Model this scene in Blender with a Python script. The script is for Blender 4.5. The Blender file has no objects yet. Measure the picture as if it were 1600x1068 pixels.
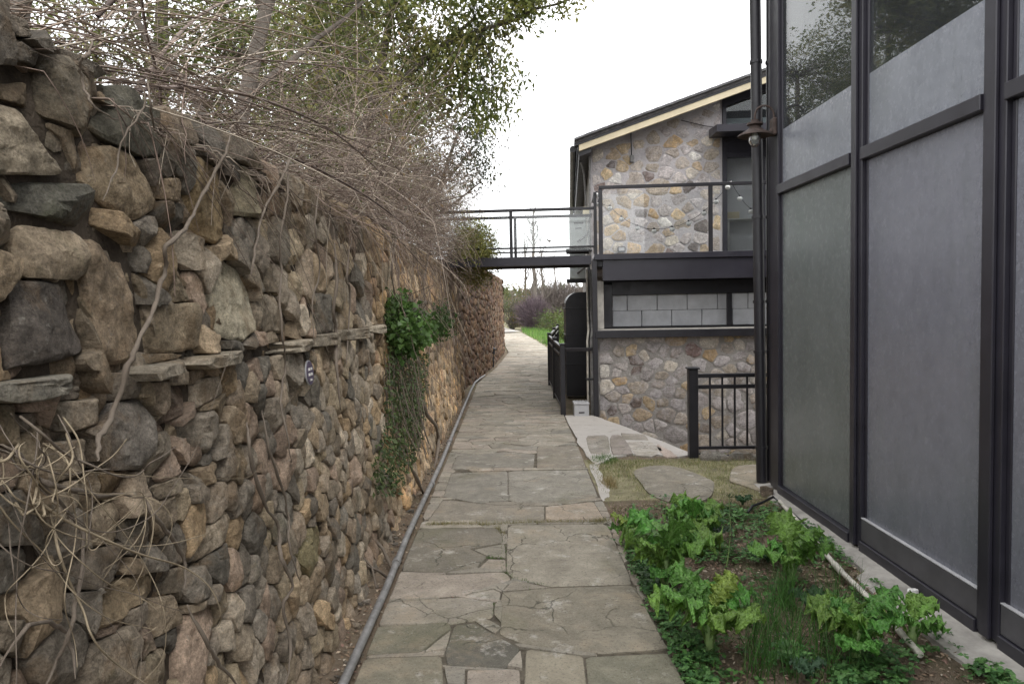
import bpy, bmesh, math, random
import numpy as np
from mathutils import Matrix, Vector
R_ = math.radians
random.seed(7); rng = np.random.default_rng(11)
scene = bpy.context.scene
COL = scene.collection

# ------------------------------------------------------------------ camera
FPX, PITCH, ROLL, EYE = 1150.0, R_(2.94), R_(-1.1), 1.6
CAM = np.array([0.0, 0.0, EYE])
cam_rot = Matrix.Rotation(math.pi/2-PITCH, 3, 'X') @ Matrix.Rotation(ROLL, 3, 'Z')
cd = bpy.data.cameras.new('camera'); cam = bpy.data.objects.new('camera', cd); COL.objects.link(cam)
cam.matrix_world = Matrix.Translation(CAM) @ cam_rot.to_4x4()
cd.sensor_width = 36.0; cd.lens = FPX/1600*36; cd.clip_start = 0.05; cd.clip_end = 2000
scene.camera = cam
# ------------------------------------------------------------------ overcast sky, soft sun, exposure
world = bpy.data.worlds.new('World'); scene.world = world; world.use_nodes = True
wt = world.node_tree; wt.nodes.clear()
SUN_EL, SUN_AZ = R_(52), R_(150)
sky = wt.nodes.new('ShaderNodeTexSky'); sky.sky_type = 'NISHITA'; sky.sun_disc = False
sky.sun_elevation = SUN_EL; sky.sun_rotation = SUN_AZ
hs = wt.nodes.new('ShaderNodeHueSaturation'); hs.inputs['Saturation'].default_value = 0.35
wt.links.new(sky.outputs[0], hs.inputs['Color'])
tc = wt.nodes.new('ShaderNodeTexCoord'); nz = wt.nodes.new('ShaderNodeTexNoise')
nz.inputs['Scale'].default_value = 2.2; nz.inputs['Detail'].default_value = 5
wt.links.new(tc.outputs['Generated'], nz.inputs['Vector'])
cr = wt.nodes.new('ShaderNodeValToRGB')
cr.color_ramp.elements[0].color = (15.0, 15.2, 15.7, 1); cr.color_ramp.elements[1].color = (18.5, 18.5, 18.6, 1)
wt.links.new(nz.outputs['Fac'], cr.inputs[0])
mx = wt.nodes.new('ShaderNodeMix'); mx.data_type = 'RGBA'; mx.inputs['Factor'].default_value = 0.9
wt.links.new(hs.outputs[0], mx.inputs['A']); wt.links.new(cr.outputs[0], mx.inputs['B'])
bg = wt.nodes.new('ShaderNodeBackground'); bg.inputs['Strength'].default_value = 0.1
wo = wt.nodes.new('ShaderNodeOutputWorld')
wt.links.new(mx.outputs['Result'], bg.inputs['Color']); wt.links.new(bg.outputs[0], wo.inputs[0])
sd = bpy.data.lights.new('sun', 'SUN'); sd.energy = 1.0; sd.angle = R_(25); sd.color = (1, .965, .91)
sun = bpy.data.objects.new('sun', sd); COL.objects.link(sun)
sv = Vector((math.sin(SUN_AZ)*math.cos(SUN_EL), math.cos(SUN_AZ)*math.cos(SUN_EL), math.sin(SUN_EL)))
sun.rotation_euler = sv.to_track_quat('Z', 'Y').to_euler(); sun.location = (3, -3, 12)
vs = scene.view_settings; scene.display_settings.display_device = 'sRGB'
vs.view_transform = 'Standard'; vs.look = 'None'; vs.gamma = 1; vs.use_curve_mapping = False; vs.exposure = 0.68
scene.render.engine = 'CYCLES'
scene.cycles.max_bounces = 8; scene.cycles.transparent_max_bounces = 24

# ------------------------------------------------------------------ measuring helpers: photo pixel -> point on a real plane
def ray(px, py):
    return np.array(cam_rot @ Vector(((px-800)/FPX, (534-py)/FPX, -1.0)))
def on_plane(px, py, n, d):
    n = np.array(n, float); r = ray(px, py); return CAM + r*((d-n@CAM)/(n@r))
def on_z(px, py, z=0.0): return on_plane(px, py, (0, 0, 1), z)
def on_x(px, py, x): return on_plane(px, py, (1, 0, 0), x)
def on_y(px, py, y): return on_plane(px, py, (0, 1, 0), y)
WALLN = (1, 0, .065)
def on_wall(px, py, off=0.0): return on_plane(px, py, WALLN, -.84+off)
def wall_x(z): return -.84-.065*z

# ------------------------------------------------------------------ numpy noise
def _h(i, j, k):
    n = (i.astype(np.int64)*374761393 + j.astype(np.int64)*668265263 + k.astype(np.int64)*2147483647) & 0xffffffff
    n = ((n ^ (n >> 13))*1274126177) & 0xffffffff
    n = ((n ^ (n >> 16))*2246822519) & 0xffffffff
    return ((n ^ (n >> 15)) & 0xffff)/65535.0
def vnoise(p):
    p = np.asarray(p, float); b = np.floor(p); f = p-b; f = f*f*(3-2*f); b = b.astype(np.int64)
    out = 0
    for dx in (0, 1):
        for dy in (0, 1):
            for dz in (0, 1):
                w = (f[..., 0] if dx else 1-f[..., 0])*(f[..., 1] if dy else 1-f[..., 1])*(f[..., 2] if dz else 1-f[..., 2])
                out = out + w*_h(b[..., 0]+dx, b[..., 1]+dy, b[..., 2]+dz)
    return out*2-1
def fbm(p, octv=3, g=.5):
    p = np.asarray(p, float); a, s, o = 1.0, 0, 0
    for i in range(octv):
        o = o + a*vnoise(p*(2**i)+i*17.3); s += a; a *= g
    return o/s

# ------------------------------------------------------------------ objects
def props(o, label=None, cat=None, group=None, kind=None):
    if label: o['label'] = label
    if cat: o['category'] = cat
    if group: o['group'] = group
    if kind: o['kind'] = kind
    return o
def thing(name, loc, label, cat, group=None):
    o = bpy.data.objects.new(name, None); COL.objects.link(o); o.location = [float(c) for c in loc]; o.empty_display_size = .1
    return props(o, label, cat, group)
def world_loc(o):
    v = Vector((0, 0, 0))
    while o: v += o.location; o = o.parent
    return np.array(v)
def mesh_obj(name, V, Fc, mat, parent=None, origin=None, tint=None, sharp=None, smooth=False, uvw=None):
    """One mesh object; V in world metres. tint: per-vertex colour (n,3)."""
    V = np.asarray(V, float)
    if origin is None: origin = (V.min(0)+V.max(0))/2; origin[2] = V[:, 2].min()
    origin = np.asarray(origin, float)
    me = bpy.data.meshes.new(name); L = V-origin
    if isinstance(Fc, np.ndarray):
        nf, k = Fc.shape
        me.vertices.add(len(L)); me.vertices.foreach_set('co', L.astype(np.float32).ravel())
        me.loops.add(nf*k); me.loops.foreach_set('vertex_index', Fc.astype(np.int32).ravel())
        me.polygons.add(nf); me.polygons.foreach_set('loop_start', np.arange(0, nf*k, k, dtype=np.int32))
        me.update(calc_edges=True)
    else:
        me.from_pydata(L.tolist(), [], Fc)
    if tint is not None:
        t = np.asarray(tint, float)
        if t.ndim == 1: t = np.tile(t, (len(L), 1))
        c = np.ones((len(L), 4), np.float32); c[:, :3] = t
        a = me.color_attributes.new('tint', 'FLOAT_COLOR', 'POINT'); a.data.foreach_set('color', c.ravel())
    if smooth or sharp:
        me.polygons.foreach_set('use_smooth', np.ones(len(me.polygons), dtype=bool))
        if sharp: me.set_sharp_from_angle(angle=R_(sharp))
    if mat: me.materials.append(mat)
    o = bpy.data.objects.new(name, me); COL.objects.link(o)
    if parent:
        o.parent = parent; o.location = [float(c) for c in origin-world_loc(parent)]
    else: o.location = [float(c) for c in origin]
    return o
def copy_tree(o, delta, parent=None):
    c = o.copy(); COL.objects.link(c)
    if parent: c.parent = parent
    else: c.location = o.location + Vector([float(x) for x in delta])
    for ch in o.children: copy_tree(ch, delta, c)
    return c

class MB:
    """collects boxes, tubes, prisms, lathes; build() links them as ONE mesh object"""
    def __init__(s): s.V = []; s.F = []; s.n = 0
    def add(s, V, Fc):
        V = np.asarray(V, float); s.V.append(V); s.F += [tuple(int(i)+s.n for i in f) for f in Fc]; s.n += len(V); return s
    def frame_box(s, o, ax, ay, az, bev=.0):
        """box from corner o with edge vectors ax, ay, az; chamfered edges"""
        o, ax, ay, az = [np.asarray(q, float) for q in (o, ax, ay, az)]
        la, lb, lc = [np.linalg.norm(q) for q in (ax, ay, az)]
        b = min(bev, la*.3, lb*.3, lc*.3)
        if b <= 0:
            V = [o+i*ax+j*ay+k*az for k in (0, 1) for j in (0, 1) for i in (0, 1)]
            return s.add(V, [(0, 2, 3, 1), (4, 5, 7, 6), (0, 1, 5, 4), (2, 6, 7, 3), (0, 4, 6, 2), (1, 3, 7, 5)])
        bm = bmesh.new(); bmesh.ops.create_cube(bm, size=1.0)
        for v in bm.verts: v.co = Vector(((v.co.x+.5)*la, (v.co.y+.5)*lb, (v.co.z+.5)*lc))
        bmesh.ops.bevel(bm, geom=bm.edges[:], offset=b, segments=1, affect='EDGES', profile=.5)
        bm.verts.index_update()
        V = [o+ax/la*v.co.x+ay/lb*v.co.y+az/lc*v.co.z for v in bm.verts]; Fc = [[v.index for v in f.verts] for f in bm.faces]
        if np.dot(np.cross(ax, ay), az) < 0: Fc = [f[::-1] for f in Fc]
        bm.free(); return s.add(V, Fc)
    def box(s, x0, x1, y0, y1, z0, z1, bev=.003):
        return s.frame_box((x0, y0, z0), (x1-x0, 0, 0), (0, y1-y0, 0), (0, 0, z1-z0), bev)
    def bar(s, a, b, w, h, up=(0, 0, 1), bev=.003):
        """bar of section w (sideways) x h (along up), centred on the line a-b"""
        a, b = np.asarray(a, float), np.asarray(b, float); t = b-a; tn = t/np.linalg.norm(t)
        sd = np.cross(tn, up); sd /= np.linalg.norm(sd); u = np.cross(sd, tn)
        return s.frame_box(a-sd*w/2-u*h/2, t, sd*w, u*h, bev)
    def tube(s, P, r, sides=8, cap=True):
        P = np.asarray(P, float); n = len(P); r = np.broadcast_to(np.asarray(r, float), (n,))
        T = np.gradient(P, axis=0); T /= np.linalg.norm(T, axis=1)[:, None]+1e-12
        ref = np.array([0, 0, 1.]) if abs(T[0][2]) < .9 else np.array([1., 0, 0])
        N = np.cross(T[0], ref); N /= np.linalg.norm(N); V = []
        for i in range(n):
            N = N-T[i]*(N@T[i]); N /= np.linalg.norm(N)+1e-12; B = np.cross(T[i], N)
            for k in range(sides):
                a = 2*math.pi*k/sides; V.append(P[i]+r[i]*(math.cos(a)*N+math.sin(a)*B))
        Fc = [(i*sides+k, i*sides+(k+1) % sides, (i+1)*sides+(k+1) % sides, (i+1)*sides+k) for i in range(n-1) for k in range(sides)]
        if cap: Fc += [tuple(range(sides))[::-1], tuple((n-1)*sides+k for k in range(sides))]
        return s.add(V, Fc)
    def lathe(s, c, prof, sides=20, axis=None):
        """prof: (radius, height) list about the vertical line at c"""
        c = np.asarray(c, float); V = []; n = len(prof)
        for r, h in prof:
            for k in range(sides):
                a = 2*math.pi*k/sides; V.append(c+np.array([r*math.cos(a), r*math.sin(a), h]))
        Fc = [(i*sides+k, i*sides+(k+1) % sides, (i+1)*sides+(k+1) % sides, (i+1)*sides+k) for i in range(n-1) for k in range(sides)]
        return s.add(V, Fc)
    def prism(s, poly, ext):
        P = np.asarray(poly, float); e = np.asarray(ext, float); n = len(P)
        Fc = [tuple(range(n))[::-1], tuple(range(n, 2*n))]+[(i, (i+1) % n, n+(i+1) % n, n+i) for i in range(n)]
        return s.add(np.vstack([P, P+e]), Fc)
    def build(s, name, mat, parent=None, origin=None, sharp=None, smooth=False, tint=None):
        return mesh_obj(name, np.vstack(s.V), s.F, mat, parent, origin, tint, sharp, smooth)

# ------------------------------------------------------------------ materials
class NT:
    def __init__(s, name):
        s.m = bpy.data.materials.new(name); s.m.use_nodes = True; s.t = s.m.node_tree; s.t.nodes.clear()
        s.out = s.t.nodes.new('ShaderNodeOutputMaterial')
        s.pos = s.t.nodes.new('ShaderNodeNewGeometry').outputs['Position']
    def lk(s, v, sock):
        if isinstance(v, bpy.types.NodeSocket): s.t.links.new(v, sock)
        elif isinstance(v, (tuple, list)) and sock.type == 'RGBA': sock.default_value = tuple(v)+(1,) if len(v) == 3 else v
        else: sock.default_value = v
    def noise(s, scale, detail=4, rough=.6, stretch=None, dist=0.0, off=0.0):
        n = s.t.nodes.new('ShaderNodeTexNoise'); n.inputs['Scale'].default_value = scale
        n.inputs['Detail'].default_value = detail; n.inputs['Roughness'].default_value = rough; n.inputs['Distortion'].default_value = dist
        mp = s.t.nodes.new('ShaderNodeMapping'); mp.inputs['Scale'].default_value = stretch or (1, 1, 1)
        mp.inputs['Location'].default_value = (off, off*1.7, off*.6)
        s.t.links.new(s.pos, mp.inputs[0]); s.t.links.new(mp.outputs[0], n.inputs['Vector']); return n.outputs['Fac']
    def ramp(s, f, *stops):
        r = s.t.nodes.new('ShaderNodeValToRGB'); e = r.color_ramp.elements
        while len(e) < len(stops): e.new(.5)
        for i, (p, c) in enumerate(stops):
            e[i].position = p; e[i].color = (c, c, c, 1) if not isinstance(c, tuple) else c+(1,)
        s.lk(f, r.inputs[0]); return r.outputs[0]
    def mix(s, f, a, b, mode='MIX'):
        m = s.t.nodes.new('ShaderNodeMix'); m.data_type = 'RGBA'; m.blend_type = mode
        s.lk(f, m.inputs['Factor']); s.lk(a, m.inputs['A']); s.lk(b, m.inputs['B']); return m.outputs['Result']
    def math(s, op, a, b=0.0):
        m = s.t.nodes.new('ShaderNodeMath'); m.operation = op; s.lk(a, m.inputs[0]); s.lk(b, m.inputs[1]); return m.outputs[0]
    def attr(s, name='tint'):
        a = s.t.nodes.new('ShaderNodeAttribute'); a.attribute_name = name; return a.outputs['Color']
    def bump(s, h, strength=.4, dist=.02):
        b = s.t.nodes.new('ShaderNodeBump'); b.inputs['Strength'].default_value = strength; b.inputs['Distance'].default_value = dist
        s.lk(h, b.inputs['Height']); return b.outputs[0]
    def bsdf(s, color, rough=.8, bump=None, metal=0.0, spec=.5, **kw):
        p = s.t.nodes.new('ShaderNodeBsdfPrincipled')
        s.lk(color, p.inputs['Base Color']); s.lk(rough, p.inputs['Roughness']); p.inputs['Metallic'].default_value = metal
        p.inputs['Specular IOR Level'].default_value = spec
        if bump is not None: s.lk(bump, p.inputs['Normal'])
        for k, v in kw.items(): s.lk(v, p.inputs[k.replace('_', ' ')])
        return p.outputs[0]
    def done(s, shader): s.t.links.new(shader, s.out.inputs[0]); return s.m

def rock_mat(name, moss=.5, lichen=.5, stain=.6, bumpd=.02, dark=.4, ochre=.5, mort=0.0):
    n = NT(name); base = n.attr()
    c = n.mix(1.0, base, n.ramp(n.noise(12, 10, .78, off=3, dist=.4), (.27, .5), (.48, .97), (.72, 1.65)), 'MULTIPLY')
    c = n.mix(1.0, c, n.ramp(n.noise(34, 6, .75, (1, 1, 1.6), off=13), (.3, .6), (.5, 1.0), (.72, 1.45)), 'MULTIPLY')
    c = n.mix(n.math('MULTIPLY', n.ramp(n.noise(4.5, 6, .68, off=9, dist=.6), (.52, 0.), (.66, 1.)), ochre), c, (.27, .17, .085))
    c = n.mix(n.math('MULTIPLY', n.ramp(n.noise(5.3, 8, .74, off=21, dist=.4), (.51, 0.), (.64, 1.)), stain), c, n.mix(1.0, c, (dark, dark, dark*.95), 'MULTIPLY'))
    c = n.mix(n.math('MULTIPLY', n.ramp(n.noise(3.2, 7, .72, off=33), (.58, 0.), (.72, 1.)), moss), c, (.085, .095, .04))
    c = n.mix(n.math('MULTIPLY', n.ramp(n.noise(19, 6, .75, off=41), (.6, 0.), (.68, 1.)), lichen), c, (.40, .38, .33))
    c = n.mix(n.ramp(n.noise(150, 3, .7), (.36, .6), (.55, 0.)), c, n.mix(1.0, c, (.45, .45, .45), 'MULTIPLY'))
    if mort: c = n.mix(n.math('MULTIPLY', n.ramp(n.noise(8, 7, .74, off=61), (.5, 0.), (.6, 1.)), mort), c, (.46, .43, .43))
    h = n.math('ADD', n.noise(34, 10, .78, dist=.5), n.math('MULTIPLY', n.noise(110, 5, .75), .5))
    return n.done(n.bsdf(c, .93, n.bump(h, 1.0, bumpd), spec=.25))
def simple_mat(name, col, rough=.5, var=.25, scale=8, bump=.0, spec=.5, metal=0.0, stretch=None):
    n = NT(name); f = n.noise(scale, 5, .65, stretch)
    c = n.mix(1.0, col, n.ramp(f, (.28, 1-var), (.72, 1+var)), 'MULTIPLY')
    b = n.bump(n.noise(scale*6, 4, .6, stretch), bump, .01) if bump else None
    r = n.math('ADD', n.math('MULTIPLY', n.noise(scale*1.7, 3, .5, stretch, off=5), .3), rough-.15)
    return n.done(n.bsdf(c, r, b, metal, spec))
def leaf_mat(name, transl=.35, rough=.5, var=.35, bump=0.0):
    n = NT(name); c = n.mix(1.0, n.attr(), n.ramp(n.noise(24, 3, .6), (.3, 1-var), (.7, 1+var)), 'MULTIPLY')
    p = n.bsdf(c, rough, n.bump(n.noise(110, 4, .6), bump, .006) if bump else None, spec=.35); t = n.t.nodes.new('ShaderNodeBsdfTranslucent'); n.lk(c, t.inputs[0])
    m = n.t.nodes.new('ShaderNodeMixShader'); m.inputs[0].default_value = transl
    n.t.links.new(p, m.inputs[1]); n.t.links.new(t.outputs[0], m.inputs[2]); return n.done(m.outputs[0])
def glass_mat(name, tint=(.95, .97, .96), ior=1.5, rough=.0, boost=1.0, dirt=0.0, dirtcol=(.5, .52, .52)):
    n = NT(name); tr = n.t.nodes.new('ShaderNodeBsdfTransparent'); n.lk(tint, tr.inputs[0])
    gl = n.t.nodes.new('ShaderNodeBsdfGlossy'); gl.inputs['Roughness'].default_value = rough
    fr = n.t.nodes.new('ShaderNodeFresnel'); fr.inputs[0].default_value = ior
    m = n.t.nodes.new('ShaderNodeMixShader'); n.lk(n.math('MINIMUM', n.math('MULTIPLY', fr.outputs[0], boost), 1.0), m.inputs[0])
    n.t.links.new(tr.outputs[0], m.inputs[1]); n.t.links.new(gl.outputs[0], m.inputs[2]); sh = m.outputs[0]
    if dirt:
        df = n.t.nodes.new('ShaderNodeBsdfDiffuse'); n.lk(dirtcol, df.inputs[0])
        m2 = n.t.nodes.new('ShaderNodeMixShader'); n.lk(n.math('MULTIPLY', n.ramp(n.noise(3, 6, .7, (1, 1, .4)), (.3, .4), (.7, 1.)), dirt), m2.inputs[0])
        n.t.links.new(sh, m2.inputs[1]); n.t.links.new(df.outputs[0], m2.inputs[2]); sh = m2.outputs[0]
    return n.done(sh)

MT = {}
MT['rock'] = rock_mat('wall_rock')
MT['rubble'] = rock_mat('red_rubble', moss=.3, lichen=.1, stain=.5)
MT['house_rock'] = rock_mat('house_rock', moss=.08, lichen=.3, stain=.25, bumpd=.01, dark=.55, ochre=.2, mort=.42)
def slab_mat():
    n = NT('paving_slab'); base = n.mix(1.0, n.attr(), (.92, .90, .845), 'MULTIPLY')
    c = n.mix(1.0, base, n.ramp(n.noise(6, 10, .78, off=2, dist=.4), (.25, .55), (.5, .98), (.75, 1.45)), 'MULTIPLY')
    c = n.mix(n.math('MULTIPLY', n.ramp(n.noise(2.1, 7, .72, off=14), (.53, 0.), (.66, 1.)), .5), c, (.16, .15, .095))
    c = n.mix(n.math('MULTIPLY', n.ramp(n.noise(2.6, 6, .7, off=31), (.55, 0.), (.7, 1.)), .45), c, (.38, .30, .21))
    c = n.mix(n.math('MULTIPLY', n.ramp(n.noise(5.5, 8, .75, off=51), (.57, 0.), (.65, 1.)), .6), c, (.48, .455, .41))
    c = n.mix(n.ramp(n.noise(70, 5, .7, off=8), (.54, 0.), (.66, .7)), c, (.09, .082, .065))
    c = n.mix(n.ramp(n.noise(190, 2, .6, off=4), (.62, 0.), (.72, .5)), c, (.5, .48, .43))
    v = n.t.nodes.new('ShaderNodeTexVoronoi'); v.feature = 'DISTANCE_TO_EDGE'; v.inputs['Scale'].default_value = 2.4
    mp = n.t.nodes.new('ShaderNodeMapping'); w = n.t.nodes.new('ShaderNodeTexNoise'); w.inputs['Scale'].default_value = 5; w.inputs['Detail'].default_value = 6
    n.t.links.new(n.pos, w.inputs['Vector'])
    a = n.t.nodes.new('ShaderNodeVectorMath'); a.operation = 'MULTIPLY_ADD'; a.inputs[1].default_value = (.22, .22, .22)
    n.t.links.new(w.outputs['Color'], a.inputs[0]); n.t.links.new(n.pos, a.inputs[2]); n.t.links.new(a.outputs[0], v.inputs['Vector'])
    crack = n.math('MULTIPLY', n.ramp(v.outputs['Distance'], (.0, 1.), (.012, 0.)), n.ramp(n.noise(1.6, 3, .6, off=70), (.5, 0.), (.56, 1.)))
    c = n.mix(n.math('MULTIPLY', crack, .75), c, (.05, .048, .035))
    h = n.math('SUBTRACT', n.math('ADD', n.noise(14, 9, .7, dist=.4), n.math('MULTIPLY', n.noise(90, 4, .6), .3)), crack)
    return n.done(n.bsdf(c, .9, n.bump(h, .6, .012), spec=.3))
MT['slab'] = slab_mat()
def earth_mat():
    n = NT('bare_earth')
    c = n.mix(n.noise(18, 8, .75), (.12, .092, .066), (.29, .23, .17))
    c = n.mix(n.ramp(n.noise(60, 6, .7, off=5), (.55, 0.), (.65, .8)), c, (.26, .19, .13))
    c = n.mix(n.ramp(n.noise(1.3, 6, .7, off=15), (.5, 0.), (.62, .45)), c, (.06, .075, .025))
    return n.done(n.bsdf(c, .95, n.bump(n.math('ADD', n.noise(22, 8, .75), n.math('MULTIPLY', n.noise(110, 5, .7), .5)), .9, .03), spec=.15))
MT['earth'] = earth_mat()
MT['grass_ground'] = simple_mat('grass_ground', (.21, .19, .115), .9, .5, 5, .5, .2)
MT['concrete'] = simple_mat('worn_concrete', (.36, .34, .31), .88, .35, 6, .5, .25)
def pale_concrete():
    n = NT('pale_concrete'); c = n.mix(n.noise(3.5, 7, .7), (.36, .335, .305), (.52, .485, .45))
    c = n.mix(n.ramp(n.noise(7, 7, .7, off=4), (.56, 0.), (.66, .6)), c, (.28, .25, .21))
    return n.done(n.bsdf(c, .9, n.bump(n.noise(40, 7, .7), .6, .01), spec=.25))
MT['pale_concrete'] = pale_concrete()
def mortar_mat(name, a, b):
    n = NT(name); c = n.mix(n.ramp(n.noise(3.2, 7, .7), (.3, 0.), (.7, 1.)), a, b)
    c = n.mix(n.ramp(n.noise(11, 7, .7, off=8), (.55, 0.), (.65, .55)), c, (.5, .48, .46))
    c = n.mix(n.ramp(n.noise(20, 6, .7, off=18), (.58, 0.), (.7, .5)), c, (.17, .155, .145))
    return n.done(n.bsdf(c, .92, n.bump(n.noise(30, 8, .7), .9, .02), spec=.2))
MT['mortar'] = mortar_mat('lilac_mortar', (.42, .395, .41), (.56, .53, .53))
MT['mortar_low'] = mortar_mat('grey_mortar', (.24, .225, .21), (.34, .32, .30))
MT['metal'] = simple_mat('black_painted_metal', (.0145, .0135, .0175), .42, .35, 6, .04, .5)
MT['frame'] = simple_mat('charcoal_frame', (.023, .0215, .030), .4, .25, 4, .03, .5)
MT['kick'] = simple_mat('grey_metal_sheet', (.075, .073, .08), .45, .35, 3, .02, .5)
MT['rust'] = simple_mat('rusty_iron', (.058, .04, .034), .75, .5, 25, .4, .4)
MT['glass'] = glass_mat('clear_glass', (.965, .975, .97), dirt=.02)
MT['facade_glass'] = glass_mat('facade_glass', (.84, .88, .88), boost=.95, dirt=.05, dirtcol=(.45, .47, .5))
MT['lamp_glass'] = glass_mat('lamp_glass', (.8, .82, .78), boost=1.5, dirt=.3)
def film_mat(name, a, b, g):
    n = NT(name)
    c = n.mix(n.ramp(n.noise(2.6, 6, .68, (1, 1, .45)), (.32, 0.), (.68, 1.)), a, b)
    c = n.mix(n.ramp(n.noise(17, 7, .78, (1, 1, .5), off=4, dist=.4), (.47, 0.), (.62, .5)), c, n.mix(1.0, c, (.72, .72, .73), 'MULTIPLY'))
    c = n.mix(n.ramp(n.noise(31, 6, .78, (1, 1, .75), off=9), (.55, 0.), (.66, .7)), c, n.mix(1.0, c, (1.4, 1.4, 1.4), 'MULTIPLY'))
    c = n.mix(n.ramp(n.noise(60, 5, .8, (1, 1, .35), off=19), (.58, 0.), (.66, .7)), c, n.mix(1.0, c, (.5, .5, .52), 'MULTIPLY'))
    c = n.mix(n.ramp(n.noise(6, 7, .78, (1, 1, 1.8), off=30), (.6, 0.), (.68, .3)), c, (.3, .31, .32))
    c = n.mix(n.ramp(n.noise(2.2, 6, .7, (1, 1, .3), off=16), (.5, 0.), (.66, .55)), c, g)
    return n.done(n.bsdf(c, n.math('ADD', n.math('MULTIPLY', n.noise(20, 6, .7, off=2), .35), .08), n.bump(n.noise(45, 5, .7, (1, 1, .4)), .08, .003), spec=.5))
MT['film'] = film_mat('frosted_film', (.152, .156, .186), (.185, .189, .222), (.135, .145, .16))
MT['film_green'] = film_mat('frosted_film_green', (.122, .137, .137), (.155, .17, .172), (.10, .12, .115))
MT['film_band'] = film_mat('frosted_band', (.195, .207, .238), (.24, .253, .288), (.17, .182, .198))
MT['blind'] = simple_mat('tan_blind', (.68, .56, .36), .85, .2, 3, .1, .2, stretch=(1, 3, .3))
MT['dark_room'] = simple_mat('dark_interior', (.03, .03, .032), .8, .3, 2, 0, .2)
MT['cream'] = simple_mat('cream_board', (.62, .54, .38), .7, .15, 5, .1, .3)
MT['shingle'] = simple_mat('dark_shingle', (.09, .085, .085), .85, .5, 14, .5, .25)
MT['shingle_edge'] = simple_mat('grey_roof_edge', (.2, .2, .21), .7, .3, 10, .1, .3)
MT['block'] = simple_mat('grey_painted_block', (.47, .48, .50), .75, .15, 5, .25, .3)
MT['door_grey'] = simple_mat('grey_curtain', (.62, .62, .65), .8, .1, 3, 0, .3)
MT['white'] = simple_mat('white_plastic', (.75, .74, .71), .45, .2, 12, .05, .5)
MT['bulb'] = simple_mat('white_globe', (.93, .93, .91), .2, .03, 5, 0, .5)
MT['conduit'] = simple_mat('grey_conduit', (.2, .195, .19), .55, .4, 14, .15, .4)
MT['dirty_white'] = simple_mat('dirty_white_pipe', (.52, .49, .43), .55, .35, 14, .1, .4)
MT['ac'] = simple_mat('pale_grey_steel', (.5, .53, .53), .5, .15, 6, .02, .5)
MT['boxgrey'] = simple_mat('light_grey_box', (.42, .42, .43), .55, .15, 9, .02, .5)
MT['wood'] = simple_mat('weathered_wood', (.24, .19, .14), .85, .45, 10, .4, .2, stretch=(4, 4, .5))
def bark_mat(name, a, b):
    n = NT(name); c = n.mix(n.noise(26, 7, .7, (1, 1, .35)), a, b)
    return n.done(n.bsdf(c, .9, n.bump(n.noise(45, 6, .7, (1, 1, .25)), .8, .012), spec=.2))
MT['bark'] = bark_mat('grey_bark', (.07, .06, .05), (.22, .195, .17))
MT['vine'] = bark_mat('vine_bark', (.085, .068, .055), (.27, .225, .18))
def twig_mat():
    n = NT('dry_twig'); c = n.mix(1.0, n.attr(), n.ramp(n.noise(30, 4, .6), (.3, .7), (.7, 1.3)), 'MULTIPLY')
    return n.done(n.bsdf(c, .85, spec=.25))
MT['twig'] = twig_mat()
MT['leaf'] = leaf_mat('tree_leaf')
MT['lush'] = leaf_mat('garden_leaf', .3, .40, .3, .8)
def mustard_mat():
    n = NT('mustard_leaf'); c = n.mix(1.0, n.attr(), n.ramp(n.noise(24, 3, .6), (.3, .7), (.7, 1.3)), 'MULTIPLY')
    v = n.t.nodes.new('ShaderNodeTexVoronoi'); v.feature = 'SMOOTH_F1'; v.inputs['Scale'].default_value = 105; n.t.links.new(n.pos, v.inputs['Vector'])
    c = n.mix(n.ramp(v.outputs['Distance'], (.35, 0.), (.7, .55)), c, n.mix(1.0, c, (.45, .5, .4), 'MULTIPLY'))
    h = n.math('ADD', n.math('SUBTRACT', 1.0, v.outputs['Distance']), n.math('MULTIPLY', n.noise(60, 3, .6), .8))
    p = n.bsdf(c, .38, n.bump(h, 1.0, .012), spec=.45); t = n.t.nodes.new('ShaderNodeBsdfTranslucent'); n.lk(c, t.inputs[0])
    m = n.t.nodes.new('ShaderNodeMixShader'); m.inputs[0].default_value = .25
    n.t.links.new(p, m.inputs[1]); n.t.links.new(t.outputs[0], m.inputs[2]); return n.done(m.outputs[0])
MT['mustard'] = mustard_mat()
MT['litter'] = twig_mat(); MT['litter'].name = 'dead_leaf'
MT['purple'] = simple_mat('purple_enamel', (.085, .065, .115), .45, .2, 40, .05, .5)
# ------------------------------------------------------------------ stones: power-diagram cells, then chiselled meshes
def ray_hits(c, D, segs):
    """first hit distance from c along each unit direction D (K,2) with segments (M,2,2)"""
    if len(segs) == 0: return np.full(len(D), 1e9)
    a = segs[:, 0]-c; e = segs[:, 1]-segs[:, 0]
    den = D[:, None, 0]*e[None, :, 1]-D[:, None, 1]*e[None, :, 0]
    with np.errstate(divide='ignore', invalid='ignore'):
        t = (a[None, :, 0]*e[None, :, 1]-a[None, :, 1]*e[None, :, 0])/den
        s = (a[None, :, 0]*D[:, None, 1]-a[None, :, 1]*D[:, None, 0])/den
    ok = (s >= -1e-6) & (s <= 1+1e-6) & (t > 1e-6) & np.isfinite(t)
    return np.where(ok, t, 1e9).min(1)
def poly_segs(p):
    p = np.asarray(p, float); return np.stack([p, np.roll(p, -1, 0)], 1)
def inside(pt, poly):
    x, y = pt; r = False; n = len(poly)
    for i in range(n):
        x1, y1 = poly[i]; x2, y2 = poly[(i+1) % n]
        if (y1 > y) != (y2 > y) and x < (x2-x1)*(y-y1)/(y2-y1)+x1: r = not r
    return r
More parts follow.
